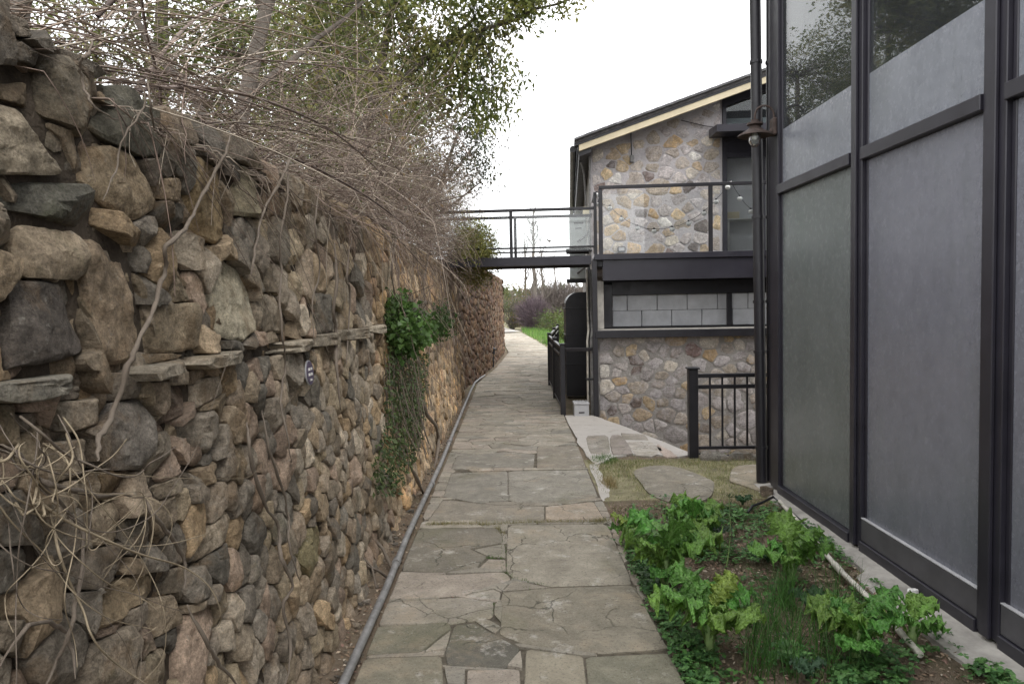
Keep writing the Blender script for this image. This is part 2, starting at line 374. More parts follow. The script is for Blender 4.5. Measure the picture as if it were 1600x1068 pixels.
def fill_seeds(size, u0, u1, v0, v1, polys, asp=1.0, tries=9000, seg=None):
    """dart throwing with a size that varies over the surface: size(u, v) -> mean spacing"""
    S, W = [], []; cell = {}
    edges = [(p, np.array([min(q[0] for q in p), max(q[0] for q in p), min(q[1] for q in p), max(q[1] for q in p)])) for p in polys]
    for _ in range(tries):
        u, v = rng.uniform(u0, u1), rng.uniform(v0, v1); r = size(u, v)*rng.choice([.62, .8, 1.0, 1.35], p=[.3, .3, .25, .15])
        bad = False
        for p, b in edges:
            if b[0]-.02 < u < b[1]+.02 and b[2]-.02 < v < b[3]+.02 and inside((u, v), p): bad = True; break
        if bad: continue
        g = (int(u//.5), int(v//.5))
        for a in (-1, 0, 1):
            for c in (-1, 0, 1):
                for (x, y, q) in cell.get((g[0]+a, g[1]+c), ()):
                    if ((x-u)**2+((y-v)*asp)**2)**.5 < (r+q)*.5: bad = True; break
                if bad: break
            if bad: break
        if bad: continue
        cell.setdefault(g, []).append((u, v, r)); S.append((u, v)); W.append(r)
    return np.array(S), np.array(W)
def cell_polys(S, W, segs, bounds, gap, K=30, asp=1.0, wob=.04):
    u0, u1, v0, v1 = bounds; out = []
    Z = S*np.array([1, asp]); A = np.linspace(0, 2*math.pi, K, endpoint=False); D = np.stack([np.cos(A), np.sin(A)], 1)
    sg = list(segs)+[((u0, v0), (u1, v0)), ((u1, v0), (u1, v1)), ((u1, v1), (u0, v1)), ((u0, v1), (u0, v0))]
    sg = np.array(sg, float)*np.array([1, asp])
    mid = sg.mean(1); hl = np.linalg.norm(sg[:, 1]-sg[:, 0], axis=1)/2
    for i in range(len(Z)):
        d = Z-Z[i]; q = (d**2).sum(1); nb = np.argsort(q)[1:26]; d = d[nb]
        k = (q[nb]+(W[i]*.45)**2-(W[nb]*.45)**2)/2; dd = D@d.T
        t = np.where(dd > 1e-6, np.maximum(k, .1*q[nb])[None]/np.maximum(dd, 1e-6), 1e9).min(1)
        near = np.linalg.norm(mid-Z[i], axis=1)-hl < 2.0
        t = np.minimum(t, ray_hits(Z[i], D, sg[near])); t = np.minimum(t, W[i]*1.7)
        t = np.maximum(t-gap*.5, .008)
        t = np.minimum(t, (np.roll(t, 1)+np.roll(t, -1))*.5*1.35)
        t = t*(1-wob*rng.random(K))
        P = Z[i]+D*t[:, None]; P[:, 1] /= asp; out.append((S[i], P))
    return out
def hand_radial(poly, gap, K=44, wob=.03):
    p = np.asarray(poly, float); x, y = p[:, 0], p[:, 1]; x2, y2 = np.roll(x, -1), np.roll(y, -1); cr_ = x*y2-x2*y
    c = np.array([((x+x2)*cr_).sum(), ((y+y2)*cr_).sum()])/(3*cr_.sum()) if abs(cr_.sum()) > 1e-9 else p.mean(0)
    A = np.linspace(0, 2*math.pi, K, endpoint=False); D = np.stack([np.cos(A), np.sin(A)], 1)
    t = ray_hits(c, D, poly_segs(p)); t[t > 1e8] = np.median(t[t < 1e8])
    t = np.maximum(t-gap*.5, .008)*(1-wob*rng.random(K))
    return c, c+D*t[:, None]
def area(P):
    x, y = P[:, 0], P[:, 1]; return abs((x*np.roll(y, -1)-np.roll(x, -1)*y).sum())/2
def stone_geo(c, P, rings, front, back, facets=5, tilt=.16, bulge=.25, rough=.06, seed=0):
    """(u,v,w) vertices: front surface of facets with rounded, broken edges; w is out of the wall"""
    K = len(P); r_ = np.random.default_rng(seed); sz = math.sqrt(area(P))
    f = np.concatenate([[0.0], np.linspace(0, 1, rings+1)[1:]**.62])
    uv = c+(P-c)[None]*f[1:, None, None]
    uv = np.concatenate([uv.reshape(-1, 2)]); uv = np.vstack([[c], uv])
    fr = np.concatenate([[0.0], np.repeat(f[1:], K)])
    tl = r_.normal(0, tilt, 2); rel = uv-c; w = front+rel@tl
    for _ in range(facets):
        a = r_.uniform(0, 2*math.pi); s = r_.uniform(.15, .85); off = r_.uniform(.12, .5)*sz
        w = np.minimum(w, front+.02*sz-s*(rel@np.array([math.cos(a), math.sin(a)])-off))
    w = w-bulge*sz*.22*np.maximum(fr-.88, 0)**2/.0144
    p3 = np.column_stack([uv, w])+seed*3.7
    w = w+rough*sz*(fbm(p3*(2.2/sz), 3)*.8+fbm(p3*(9/sz), 2)*.35)*np.where(fr > .97, .5, 1.0)
    w = np.maximum(w, back+.015)
    V = np.column_stack([uv, w]); b = np.column_stack([c+(P-c)*.97, np.full(K, back)]); V = np.vstack([V, b])
    nR = rings; Fc = [(0, 1+k, 1+(k+1) % K) for k in range(K)]
    for i in range(nR-1+1):
        o1 = 1+i*K; o2 = o1+K
        Fc += [(o1+k, o2+k, o2+(k+1) % K, o1+(k+1) % K) for k in range(K)]
    return V, Fc
def to_wall(V):
    """(u = metres along Y, v = height, w = out of the face) -> world, leaning face of the retaining wall"""
    return np.column_stack([wall_x(V[:, 1])+V[:, 2], V[:, 0], V[:, 1]])

# ------------------------------------------------------------------ ground
def ground_h(X, Y):
    X = np.asarray(X, float); Y = np.asarray(Y, float); z = np.full(X.shape, -.035); z = np.where((X > -.72) & (X < .72) & (Y < 11), -.011, z)
    p = np.stack([X, Y, np.zeros_like(X)], -1)
    wallside = (X < -.55) & (Y < 26); z = np.where(wallside, -.012+.02*fbm(p*4, 3)+.05*np.clip((-.72-X)/.2, 0, 1), z)
    bed = (X > .72) & (X < 2.05) & (Y < 5.6); z = np.where(bed, -.015+.035*fbm(p*5, 4)+.02*fbm(p*18, 2), z)
    lawn = (X > .72) & (Y >= 5.6) & (Y < 8.2); z = np.where(lawn, -.012+.012*fbm(p*3, 2), z)
    # sunken court between apron edge, gate and house
    e = (X-1.86)*(10.45-7.62)-(Y-7.62)*(1.13-1.86)      # >0 : right of the apron's edge
    pit = (e > 0) & (Y > 7.66) & (Y < 10.75) & (X < 6) & (X > 1.0); z = np.where(pit, -.62, z)
    far = (Y > 26); z = np.where(far, -.03+.10*fbm(p*.35, 3)*np.clip((Y-26)/6, 0, 1)*np.clip((np.abs(X+.1)-1.6)/1.5, 0, 1), z)
    hill = np.clip((Y-43)/40, 0, 1)*np.clip((2.0-X*.5)/6, 0, 1.6); z = z+np.where(Y > 43, hill*1.2, 0)
    return z
def axis(*parts):
    a = []
    for x0, x1, st in parts: a += list(np.arange(x0, x1-1e-6, st))
    return np.array(a+[parts[-1][1]])
gx = axis((-400, -40, 60), (-40, -4, 3), (-4, -1, .5), (-1, 3.2, .045), (3.2, 8, .4), (8, 40, 3), (40, 400, 60))
gy = axis((-30, -2, 3), (-2, 1.2, .3), (1.2, 11, .05), (11, 26, .25), (26, 60, 1), (60, 140, 8), (140, 900, 95))
GX, GY = np.meshgrid(gx, gy, indexing='ij'); GZ = ground_h(GX, GY)
nx_, ny_ = GX.shape; I = np.arange(nx_*ny_).reshape(nx_, ny_)
GF = np.stack([I[:-1, :-1], I[1:, :-1], I[1:, 1:], I[:-1, 1:]], -1).reshape(-1, 4)
g = mesh_obj('ground', np.stack([GX, GY, GZ], -1).reshape(-1, 3), GF, MT['earth'], origin=(0, 0, 0), smooth=True)
g['kind'] = 'structure'; g.data.materials.append(MT['grass_ground'])
cxy = np.stack([GX, GY], -1).reshape(-1, 2)[GF].mean(1)
mi = ((cxy[:, 1] > 26.2) | ((cxy[:, 0] > 1.5) & (cxy[:, 1] > 11)) | (cxy[:, 0] > 6) | (cxy[:, 0] < -6) |
      ((cxy[:, 0] > .72) & (cxy[:, 1] > 5.9) & (cxy[:, 1] < 7.5))).astype(np.int32)
g.data.polygons.foreach_set('material_index', mi)

# ------------------------------------------------------------------ paved path
MT['joint'] = simple_mat('joint_fill', (.115, .10, .078), .95, .6, 9, .9, .1)
PL = [(-5, -.70), (10, -.70), (15, -.72), (18.5, -.42), (24.5, -.12), (30, -.35), (36, -.9), (41, -1.6)]
PR = [(-5, .69), (10.4, .72), (15, .80), (25.8, 1.30), (30, 1.15), (36, .85), (41, .55)]
def path_x(u, y):
    l = np.interp(y, *zip(*PL)); r = np.interp(y, *zip(*PR)); return l+(u+.70)/1.40*(r-l)
path = bpy.data.objects.new('path', None); COL.objects.link(path); path.location = (0, 3, 0); path['kind'] = 'structure'
hand_slabs = [
 [(792,819),(946,817),(987,911),(860,915),(800,902),(791,892)],
 [(783,924),(860,917),(989,914),(1042,1014),(935,1020),(830,1009),(781,990)],
 [(650,825),(781,824),(785,847),(732,857),(759,868),(744,887),(702,895),(616,892)],
 [(740,858),(787,849),(789,870),(764,869)], [(747,888),(763,873),(788,874),(789,890)],
 [(614,896),(702,898),(789,893),(798,905),(721,929),(597,936)], [(726,929),(770,920),(781,925),(779,936)],
 [(801,906),(858,917),(785,922)], [(594,940),(721,932),(770,939),(768,964),(706,973),(580,975)],
 [(741,969),(762,967),(783,979),(772,988)], [(773,942),(783,936),(782,972),(772,960)],
 [(578,979),(699,971),(705,981),(657,1019),(562,1023)], [(662,1020),(705,985),(696,1014)],
 [(710,975),(740,973),(811,1012),(789,1043),(699,1039),(695,1020)], [(556,1028),(689,1024),(692,1078),(530,1078)],
 [(694,1042),(725,1044),(725,1068),(699,1066)], [(729,1048),(811,1048),(813,1100),(729,1100)],
 [(821,1012),(909,1024),(918,1100),(818,1100)], [(914,1025),(1042,1020),(1085,1100),(922,1100)],
 [(792,1040),(812,1016),(815,1044)],
 [(668,814),(692,780),(766,788),(849,790),(849,812)], [(851,791),(925,783),(942,811),(851,812)],
 [(693,775),(705,738),(792,735),(792,771),(755,786)], [(793,735),(915,733),(932,776),(850,786),(794,783)],
 [(705,732),(714,712),(788,705),(834,709),(832,731)], [(838,697),(905,695),(914,731),(838,732)],
]
def slab_uv(p):
    q = on_z(*p); return (min(max(q[0], -.70), .70) if q[1] < 12 else q[0], q[1])
HS = [[slab_uv(p) for p in poly] for poly in hand_slabs]
slab_cols = [(.31, .285, .25), (.27, .25, .215), (.34, .31, .27), (.29, .262, .225), (.25, .235, .21), (.33, .29, .255)]
slab_spec = [(None, p) for p in HS]
seg = [s for p in HS for s in poly_segs(p)]
S, W = fill_seeds(lambda u, v: .30 if v < 12 else (.42 if v < 24 else .6), -.70, .70, 1.0, 41.0, HS, asp=1.7, tries=9000)
slabs = [hand_radial(p, -.006, 72, .014) for p in HS]
slabs += [cp for cp in cell_polys(S, W, seg, (-.70, .70, 1.0, 41.0), .002, 48, 1.7, .022) if area(cp[1]) > .006]
hand_tint = {0: (.30, .275, .235), 1: (.28, .255, .21), 13: (.135, .128, .112), 14: (.215, .2, .16), 11: (.205, .195, .155), 21: (.38, .32, .265), 17: (.32, .29, .235), 18: (.25, .24, .19), 2: (.225, .205, .175)}
def slab_mesh(i, c, P, name, parent, zoff=0.0, th=.07, mp=None, tint=None, mat=None):
    K = len(P); sz = math.sqrt(area(P)); dz = rng.uniform(-.008, .007); tl = rng.normal(0, .007, 2)/max(sz, .4); V = []
    top = []
    for f in (.0, .45, .8, .965): top.append((f, 0))
    rows = [np.array([c])]
    for f in (.45, .8, .97): rows.append(c+(P-c)*f)
    uv = np.vstack(rows); z = zoff+dz+(uv-c)@tl+.006*fbm(np.column_stack([uv*3, np.full(len(uv), i*1.3)]), 3)
    z = np.maximum(z, zoff-.0005)
    edge = np.column_stack([P, np.maximum(zoff+dz-.006+(P-c)@tl-.004*rng.random(K), zoff-.0045)]); bot = np.column_stack([P, np.full(K, zoff-th)])
    V = np.vstack([np.column_stack([uv, z]), edge, bot]); Fc = [(0, 1+k, 1+(k+1) % K) for k in range(K)]
    for r in range(4):
        a, b = 1+r*K, 1+(r+1)*K; Fc += [(a+k, b+k, b+(k+1) % K, a+(k+1) % K) for k in range(K)]
    if mp is not None: V[:, 0] = mp(V[:, 0], V[:, 1])
    t = np.array(tint if tint is not None else slab_cols[int(rng.integers(len(slab_cols)))])*rng.uniform(.88, 1.12)
    return mesh_obj(name, V, Fc, mat or MT['slab'], parent, tint=t, sharp=35)
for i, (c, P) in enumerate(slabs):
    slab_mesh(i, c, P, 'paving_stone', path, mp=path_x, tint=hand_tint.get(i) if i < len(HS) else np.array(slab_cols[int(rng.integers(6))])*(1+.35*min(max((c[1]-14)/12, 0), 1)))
bed_ = [(path_x(-.69, y), y, -.0075) for y in np.linspace(.9, 40.9, 60)]; bed2 = [(path_x(.69, y), y, -.0075) for y in np.linspace(.9, 40.9, 60)]
MB().add(bed_+bed2, [(i, 60+i, 61+i, i+1) for i in range(59)]).build('joint_fill', MT['joint'], path)
# beyond the last laid slabs the path bends left behind the wall's end
m = MB(); L_ = [(41.03, -1.6, .55), (48, -3.4, -.6), (56, -7, -3.5)]
V = []; 
for y, a, b in L_: V += [(a, y, ground_h(np.array([a]), np.array([y]))[0]+.09), (b, y, ground_h(np.array([b]), np.array([y]))[0]+.09)]
m.add(V, [(2*i, 2*i+1, 2*i+3, 2*i+2) for i in range(len(L_)-1)])
m.build('far_path', MT['pale_concrete'], path)

# ------------------------------------------------------------------ dry-stone retaining wall on the left
wall = thing('stone_wall', (-.86, 5, 0), 'tall dry-stone retaining wall of brown stones along the left of the path', 'stone wall')
hw = [
 [(-60,150),(0,157),(45,172),(71,180),(105,217),(125,258),(90,275),(22,275),(-60,270)],
 [(129,243),(150,227),(184,225),(221,245),(251,326),(213,352),(161,311),(127,273)],
 [(-30,283),(79,283),(142,287),(159,322),(139,360),(67,337),(-30,311)],
 [(176,131),(210,124),(228,157),(262,172),(264,247),(225,247),(180,225),(154,202),(154,180)],
 [(71,79),(109,86),(142,127),(150,213),(131,217),(105,199),(75,180),(67,124)],
 [(103,56),(161,71),(187,109),(161,125),(127,100)],
 [(264,157),(296,169),(322,225),(288,234),(267,210)],
 [(360,247),(427,273),(436,345),(369,337)],
 [(305,240),(352,262),(369,360),(345,384),(292,360),(298,300)],
 [(157,322),(184,330),(225,367),(236,390),(206,382),(154,352)],
 [(240,277),(287,277),(290,318),(251,311)],
 [(11,75),(30,62),(71,86),(69,107),(22,94)], [(11,131),(49,127),(68,161),(56,170),(15,157)],
 [(0,10),(37,19),(75,55),(37,60),(7,50)],
 [(31,435),(118,437),(121,482),(152,547),(104,565),(62,572),(14,580),(21,516)],
 [(139,371),(187,371),(222,405),(232,454),(239,523),(241,552),(204,572),(159,572),(149,499),(135,430)],
 [(243,478),(305,470),(317,489),(315,544),(277,554),(245,551)],
 [(353,397),(381,419),(402,454),(400,513),(378,537),(333,520),(319,502),(333,444)],
 [(-40,375),(35,405),(29,433),(0,475),(-40,480)],
 [(404,457),(433,457),(461,502),(450,521),(402,517)],
 [(-60,602),(145,579),(147,599),(28,628),(-60,634)], [(196,579),(288,556),(288,572),(208,599)],
 [(291,560),(360,547),(371,565),(295,580)], [(373,546),(495,525),(499,545),(374,561)],
 [(187,627),(229,620),(249,662),(246,697),(222,735),(156,737),(160,690)],
 [(278,603),(308,600),(305,627),(251,684),(257,655)], [(313,593),(347,582),(350,613),(312,641)],
 [(286,657),(333,638),(347,662),(347,697),(326,710),(284,683)], [(232,597),(275,594),(255,651),(241,638)],
 [(21,648),(69,640),(74,662),(35,683)], [(94,627),(149,622),(178,615),(178,655),(104,679)],
 [(62,692),(146,682),(152,739),(62,760)],
 [(150,929),(210,897),(264,893),(262,925),(210,951),(195,970),(150,989)],
 [(127,1022),(210,972),(225,1007),(199,1090),(127,1090)], [(227,1019),(275,1006),(275,1080),(208,1090)],
 [(292,891),(319,880),(337,910),(330,932),(298,944),(285,921)], [(240,934),(281,925),(294,946),(290,970),(240,1004)],
 [(300,876),(311,850),(352,794),(366,801),(356,846),(315,880)], [(300,737),(349,715),(349,749),(319,762)],
 [(244,764),(296,728),(302,756),(255,788)], [(465,865),(480,827),(512,812),(506,861),(484,906)],
 [(279,1019),(300,957),(345,936),(349,981),(330,1019),(307,1080),(279,1080)],
 [(-40,858),(79,850),(75,888),(30,925),(-40,948)], [(-40,968),(30,966),(52,989),(34,1026),(-40,1010)],
 [(124,861),(202,844),(210,876),(157,923),(112,921)],
]
HW = []
for poly in hw:
    q = [on_wall(*p) for p in poly]; q = [(a[1], min(max(a[2], .01), 2.2)) for a in q]
    if sum(a[0]*b[1]-b[0]*a[1] for a, b in zip(q, q[1:]+q[:1])) < 0: q = q[::-1]
    HW.append(q)
LEDGE = [20, 21, 22, 23]
y = 3.45; lz = 1.445
while y < 12.5:                                         # the through-course of long flat stones at shoulder height
    L = rng.uniform(.3, .7); h = rng.uniform(.055, .085); a = rng.uniform(-.01, .01)
    HW.append([(y, lz+a-h*.5), (y+L*.5, lz-h*.55), (y+L-.01, lz+a-h*.5), (y+L-.01, lz+a+h*.5), (y+L*.5, lz+h*.45), (y, lz+a+h*.5)]); LEDGE.append(len(HW)-1); y += L+.01
WY0, WY1, WZ0, WZ1 = -.6, 12.9, .0, 2.17
def wsize(u, v):
    s = .165 if v > 1.5 else (.112 if v > .35 else .125)
    return s*(1.25 if u < 1.2 else 1.0)*(1.0 if u < 7 else 1.12)
seg = [s for p in HW for s in poly_segs(p)]
S, W = fill_seeds(wsize, WY0, WY1, WZ0, WZ1, HW, asp=1.0, tries=34000)
stones = [(c, P, i in LEDGE, True) for i, (c, P) in enumerate(hand_radial(p, .004) for p in HW)]
stones += [(c, P, False, False) for c, P in cell_polys(S, W, seg, (WY0, WY1, WZ0, WZ1+.05), .002, 38, 1.0, .05) if area(P) > .0012]
warm = [(.30, .262, .215), (.125, .115, .10), (.245, .195, .14), (.215, .178, .135), (.19, .162, .128), (.27, .225, .165), (.225, .185, .145), (.16, .142, .12), (.205, .178, .148), (.27, .205, .135), (.18, .162, .14), (.225, .175, .14)]
near_tint = {0: (.27, .235, .185), 1: (.235, .19, .135), 2: (.10, .098, .085), 3: (.115, .11, .09), 4: (.16, .14, .11), 14: (.085, .075, .068), 15: (.24, .19, .14),
             16: (.2, .165, .12), 17: (.31, .285, .225), 8: (.215, .165, .10), 7: (.225, .2, .145), 24: (.17, .155, .14), 32: (.245, .195, .135), 33: (.215, .185, .15), 34: (.215, .18, .135), 20: (.20, .19, .165), 40: (.17, .15, .09), 37: (.29, .25, .2)}
def seen(c, P):
    dx, dy, dz = -.9, c[0], c[1]-EYE; d2 = dx*dx+dy*dy+dz*dz
    if c[0] < 1.05: return 0
    return area(P)*.9/d2**1.5
order = sorted(range(len(stones)), key=lambda i: -seen(stones[i][0], stones[i][1]))
single = set(order[:298]); rest = MB(); rt = []
for i in order:
    c, P, led, hand = stones[i]; sc = seen(c, P); sz = math.sqrt(area(P))
    if i in single and sc > .004: K2, rg, st = len(P), 9, 1
    elif i in single: K2, rg, st = len(P), 5, 1
    else: rg, st = 3, 2
    Q = P[::st]
    front = (.045+rng.uniform(0, .02) if led else rng.uniform(-.008, .02)-.25*max(0, .06-sz))
    V, Fc = stone_geo(c, Q, rg, front, -.12, facets=int(rng.integers(3, 7)), tilt=.05 if led else .12, bulge=.13, rough=.10 if hand else .11, seed=i+1)
    t = np.array(near_tint[i] if i in near_tint else (np.array((.21, .188, .155)) if led else warm[int(rng.integers(len(warm)))]))
    if i not in near_tint: t = t*rng.uniform(.68, 1.35)
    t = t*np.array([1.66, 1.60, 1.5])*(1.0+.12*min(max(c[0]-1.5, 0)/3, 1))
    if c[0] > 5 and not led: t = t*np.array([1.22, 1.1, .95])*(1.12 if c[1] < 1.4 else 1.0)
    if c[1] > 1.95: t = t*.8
    Vw = to_wall(V)
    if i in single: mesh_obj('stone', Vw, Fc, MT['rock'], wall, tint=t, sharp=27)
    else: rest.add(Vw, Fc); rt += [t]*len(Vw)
# small pinning stones wedged deeper in the joints
S, W = fill_seeds(lambda u, v: .062 if u < 4 else .085, .85, 7.5, .0, 2.15, [], tries=16000)
for i, (c, P) in enumerate(cell_polys(S, W, [], (.85, 7.5, 0, 2.15), .0, 11, 1.0, .12)):
    V, Fc = stone_geo(c, P, 2, rng.uniform(-.046, -.018), -.12, 3, .35, .25, .14, 40000+i)
    rest.add(to_wall(V), Fc); rt += [np.array(warm[int(rng.integers(len(warm)))])*rng.uniform(.7, 1.3)*np.array([1.35, 1.28, 1.18])]*len(V)
o = rest.build('packing_stone', MT['rock'], wall, tint=np.array(rt), sharp=35); o['kind'] = 'stuff'
# hearting behind the face, and the coping rubble along the top
ys = np.arange(WY0-.2, 13.01, .08); zs = np.linspace(-.1, 2.16, 29); Yg, Zg = np.meshgrid(ys, zs, indexing='ij')
w = -.035+.025*fbm(np.stack([Yg*6, Zg*6, Yg*0], -1), 3)
V = np.stack([wall_x(Zg)+w, Yg, Zg], -1).reshape(-1, 3); I = np.arange(len(V)).reshape(Yg.shape)
core = MB(); core.add(V, np.stack([I[:-1, :-1], I[1:, :-1], I[1:, 1:], I[:-1, 1:]], -1).reshape(-1, 4))
MT['hearting'] = simple_mat('wall_hearting', (.075, .06, .046), .95, .5, 12, .9, .1)
core.build('hearting', MT['hearting'], wall, smooth=True)
cap = MB(); ct = []
for k in range(420):
    yy = rng.uniform(-.5, 12.9); s = rng.uniform(.05, .13); A = np.linspace(0, 2*math.pi, 12, endpoint=False)
    s = min(s, .1); P = np.stack([np.cos(A)*s*rng.uniform(.7, 1.3), np.sin(A)*s*rng.uniform(.5, 1)], 1)*(1-.2*rng.random((12, 1)))
    V, Fc = stone_geo(np.zeros(2), P, 3, s*.35, -.05, 4, .2, .3, .12, 900+k)
    xx = -1.05-rng.uniform(0, .5); zz = 2.12+rng.uniform(-.02, .03)
    cap.add(np.column_stack([xx+V[:, 1], yy+V[:, 0], zz+V[:, 2]]), Fc); ct += [np.array(warm[int(rng.integers(len(warm)))])*rng.uniform(.5, .85)]*len(V)
cap.build('coping_rubble', MT['rock'], wall, tint=np.array(ct), sharp=35)['kind'] = 'stuff'
# raised terrace behind the wall
m = MB(); X_ = axis((-40, -8, 4), (-8, -.99, .35)); Y_ = axis((-12, 0, 2), (0, 14, .4), (14, 32, 2))
GXt, GYt = np.meshgrid(X_, Y_, indexing='ij'); edge = np.where(GYt > 12.9, np.interp(GYt, [12.9, 18.5, 24.6, 40], [-1.05, -.62, -.34, -.34]), -.985)
GXt = np.minimum(GXt, 0)*1.0; GXt = np.where(GXt > -1.4, edge, GXt)
Zt = 2.12+.05*fbm(np.stack([GXt, GYt, GXt*0], -1)*1.5, 3)+.25*np.clip((GYt-12.9)/3, 0, 1)+np.clip((-GXt-2)/8, 0, 1)*.5
V = np.stack([GXt, GYt, Zt], -1).reshape(-1, 3); I = np.arange(len(V)).reshape(GXt.shape)
o = mesh_obj('terrace', V, np.stack([I[:-1, :-1], I[1:, :-1], I[1:, 1:], I[:-1, 1:]], -1).reshape(-1, 4), MT['earth'], origin=(-1, 5, 2.1), smooth=True); o['kind'] = 'structure'

# second length of wall, of small reddish rubble, bending towards the path
rw = thing('rubble_wall', (-.6, 18, 0), 'low red-brown rubble wall of small stones beyond the tall wall, by the bending path', 'rubble wall')
RB = [(12.75, -1.0), (13.4, -.92), (18.5, -.53), (24.6, -.24)]
def rub_x(y): return np.interp(y, *zip(*RB))
S, W = fill_seeds(lambda u, v: .15, 12.8, 24.6, 0, 2.42, [], tries=9000)
red = [(.20, .125, .085), (.17, .105, .075), (.235, .155, .10), (.145, .10, .08), (.205, .16, .12)]
cs = cell_polys(S, W, [], (12.8, 24.6, 0, 2.45), .012, 14, 1.0, .08)
cs.sort(key=lambda q: -area(q[1])/q[0][0]**2); restm = MB(); rt = []
for i, (c, P) in enumerate(cs):
    V, Fc = stone_geo(c, P, 2, rng.uniform(-.01, .03), -.1, 4, .2, .4, .1, 3000+i)
    Vw = np.column_stack([rub_x(V[:, 0])+V[:, 2]-.02*V[:, 1], V[:, 0], V[:, 1]]); t = np.array(red[int(rng.integers(5))])*rng.uniform(.75, 1.2)
    if i < 220: mesh_obj('stone', Vw, Fc, MT['rubble'], rw, tint=t, sharp=35)
    else: restm.add(Vw, Fc); rt += [t]*len(Vw)
restm.build('packing_stone', MT['rubble'], rw, tint=np.array(rt), sharp=35)['kind'] = 'stuff'
m = MB(); P2 = [(x-.05, y_, 0) for y_, x in RB]+[(-.75, 24.62, 0), (-1.5, 24.62, 0), (-1.5, 12.75, 0)]
m.prism([(a, b, -.1) for a, b, _ in P2], (0, 0, 2.48)).build('hearting', MT['hearting'], rw)
em = MB(); et = []                                      # stones of the wall's end face
S, W = fill_seeds(lambda u, v: .16, -1.3, -.24, 0, 2.42, [], tries=900)
for i, (c, P) in enumerate(cell_polys(S, W, [], (-1.3, -.24, 0, 2.42), .012, 12, 1.0, .08)):
    V, Fc = stone_geo(c, P, 2, rng.uniform(0, .03), -.1, 4, .2, .4, .1, 5000+i); Vw = np.column_stack([V[:, 0], 24.62+V[:, 2], V[:, 1]])
    em.add(Vw, [f[::-1] for f in Fc]); et += [np.array(red[int(rng.integers(5))])]*len(Vw)
em.build('end_stone', MT['rubble'], rw, tint=np.array(et), sharp=35)['kind'] = 'stuff'
# ------------------------------------------------------------------ stone house with balcony (turned a little to the right)
HO = np.array([1.17, 10.31, 0.0]); TH = R_(4.5)
HF = np.array([math.cos(TH), -math.sin(TH), 0]); HG = np.array([math.sin(TH), math.cos(TH), 0]); HZ = np.array([0, 0, 1.0])
def H(u, d, z): return HO+u*HF+d*HG+z*HZ
def hb(mb, u0, u1, d0, d1, z0, z1, bev=.004):
    return mb.frame_box(H(u0, d0, z0), HF*(u1-u0), HG*(d1-d0), HZ*(z1-z0), bev)
def on_house(px, py, d): return on_plane(px, py, HG, HG@HO+d)
def uz(px, py, d): q = on_house(px, py, d)-HO; return q@HF, q[2]
DECK = 2.27
house = thing('stone_house', H(1.5, 4, 0), 'two-storey stone house with lilac-grey mortar, a sloping shingled roof and a dark balcony', 'house')
hbd = lambda name, mat, par, *b, bev=.004: hb(MB(), *b, bev=bev).build(name, mat, par)
UD, LD, UW = 1.0, .12, 1.96           # set-back of the upper wall, of the lower wall; width of the stone part upstairs
roofz = lambda u: 3.95+.325*(u-.0)    # underside of the verge
pts = lambda L, d: [H(u, d, z) for u, z in L]
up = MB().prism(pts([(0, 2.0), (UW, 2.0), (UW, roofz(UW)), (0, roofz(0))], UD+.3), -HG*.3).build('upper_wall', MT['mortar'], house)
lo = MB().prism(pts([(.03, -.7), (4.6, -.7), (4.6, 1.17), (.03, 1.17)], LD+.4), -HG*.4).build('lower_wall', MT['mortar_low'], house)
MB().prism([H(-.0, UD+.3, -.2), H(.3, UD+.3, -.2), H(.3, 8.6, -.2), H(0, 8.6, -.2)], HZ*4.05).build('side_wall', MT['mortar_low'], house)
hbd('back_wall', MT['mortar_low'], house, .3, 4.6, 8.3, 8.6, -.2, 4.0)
hbd('far_side_wall', MT['mortar_low'], house, 4.3, 4.6, UD+.3, 8.3, -.2, 4.3)
hcols = [(.42, .285, .14), (.38, .29, .19), (.34, .29, .23), (.46, .35, .21), (.30, .26, .225), (.52, .47, .40), (.40, .35, .30), (.38, .345, .34), (.44, .40, .38), (.40, .37, .37), (.36, .33, .32)]
def house_stones(wallobj, bounds, size, d, segs, darks, dim, n0, skip=lambda u, v: False, K=20):
    S, W = fill_seeds(size, *bounds, [], asp=1.25, tries=6000)
    cs = [q for q in cell_polys(S, W, segs, bounds, .004, K, 1.25, .10) if area(q[1]) > .001 and not skip(*q[0])]
    for i, (c, P) in enumerate(cs):
        P = c+(P-c)*rng.uniform(.88, 1.03)
        V, Fc = stone_geo(c, P, 4, rng.uniform(.005, .017), -.02, 2, .03, .10, .06, n0+i); V[:, 2] = np.maximum(V[:, 2], -.02)
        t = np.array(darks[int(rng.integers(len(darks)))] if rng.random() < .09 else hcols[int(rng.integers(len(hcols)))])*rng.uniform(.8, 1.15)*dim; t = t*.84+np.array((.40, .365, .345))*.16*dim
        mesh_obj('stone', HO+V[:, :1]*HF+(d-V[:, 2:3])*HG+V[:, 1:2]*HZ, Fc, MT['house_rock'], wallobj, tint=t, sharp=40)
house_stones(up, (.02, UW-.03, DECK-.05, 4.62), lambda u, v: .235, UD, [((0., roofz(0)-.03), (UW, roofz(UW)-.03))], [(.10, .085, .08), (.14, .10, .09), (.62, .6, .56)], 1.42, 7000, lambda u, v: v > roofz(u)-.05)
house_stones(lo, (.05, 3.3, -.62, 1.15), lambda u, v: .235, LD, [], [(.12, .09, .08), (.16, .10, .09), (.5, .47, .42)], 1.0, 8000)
# rendered return of the lower wall at the corner and the stone jamb
hbd('corner_pier', MT['concrete'], house, .04, .13, .14, .5, 1.22, 1.9)
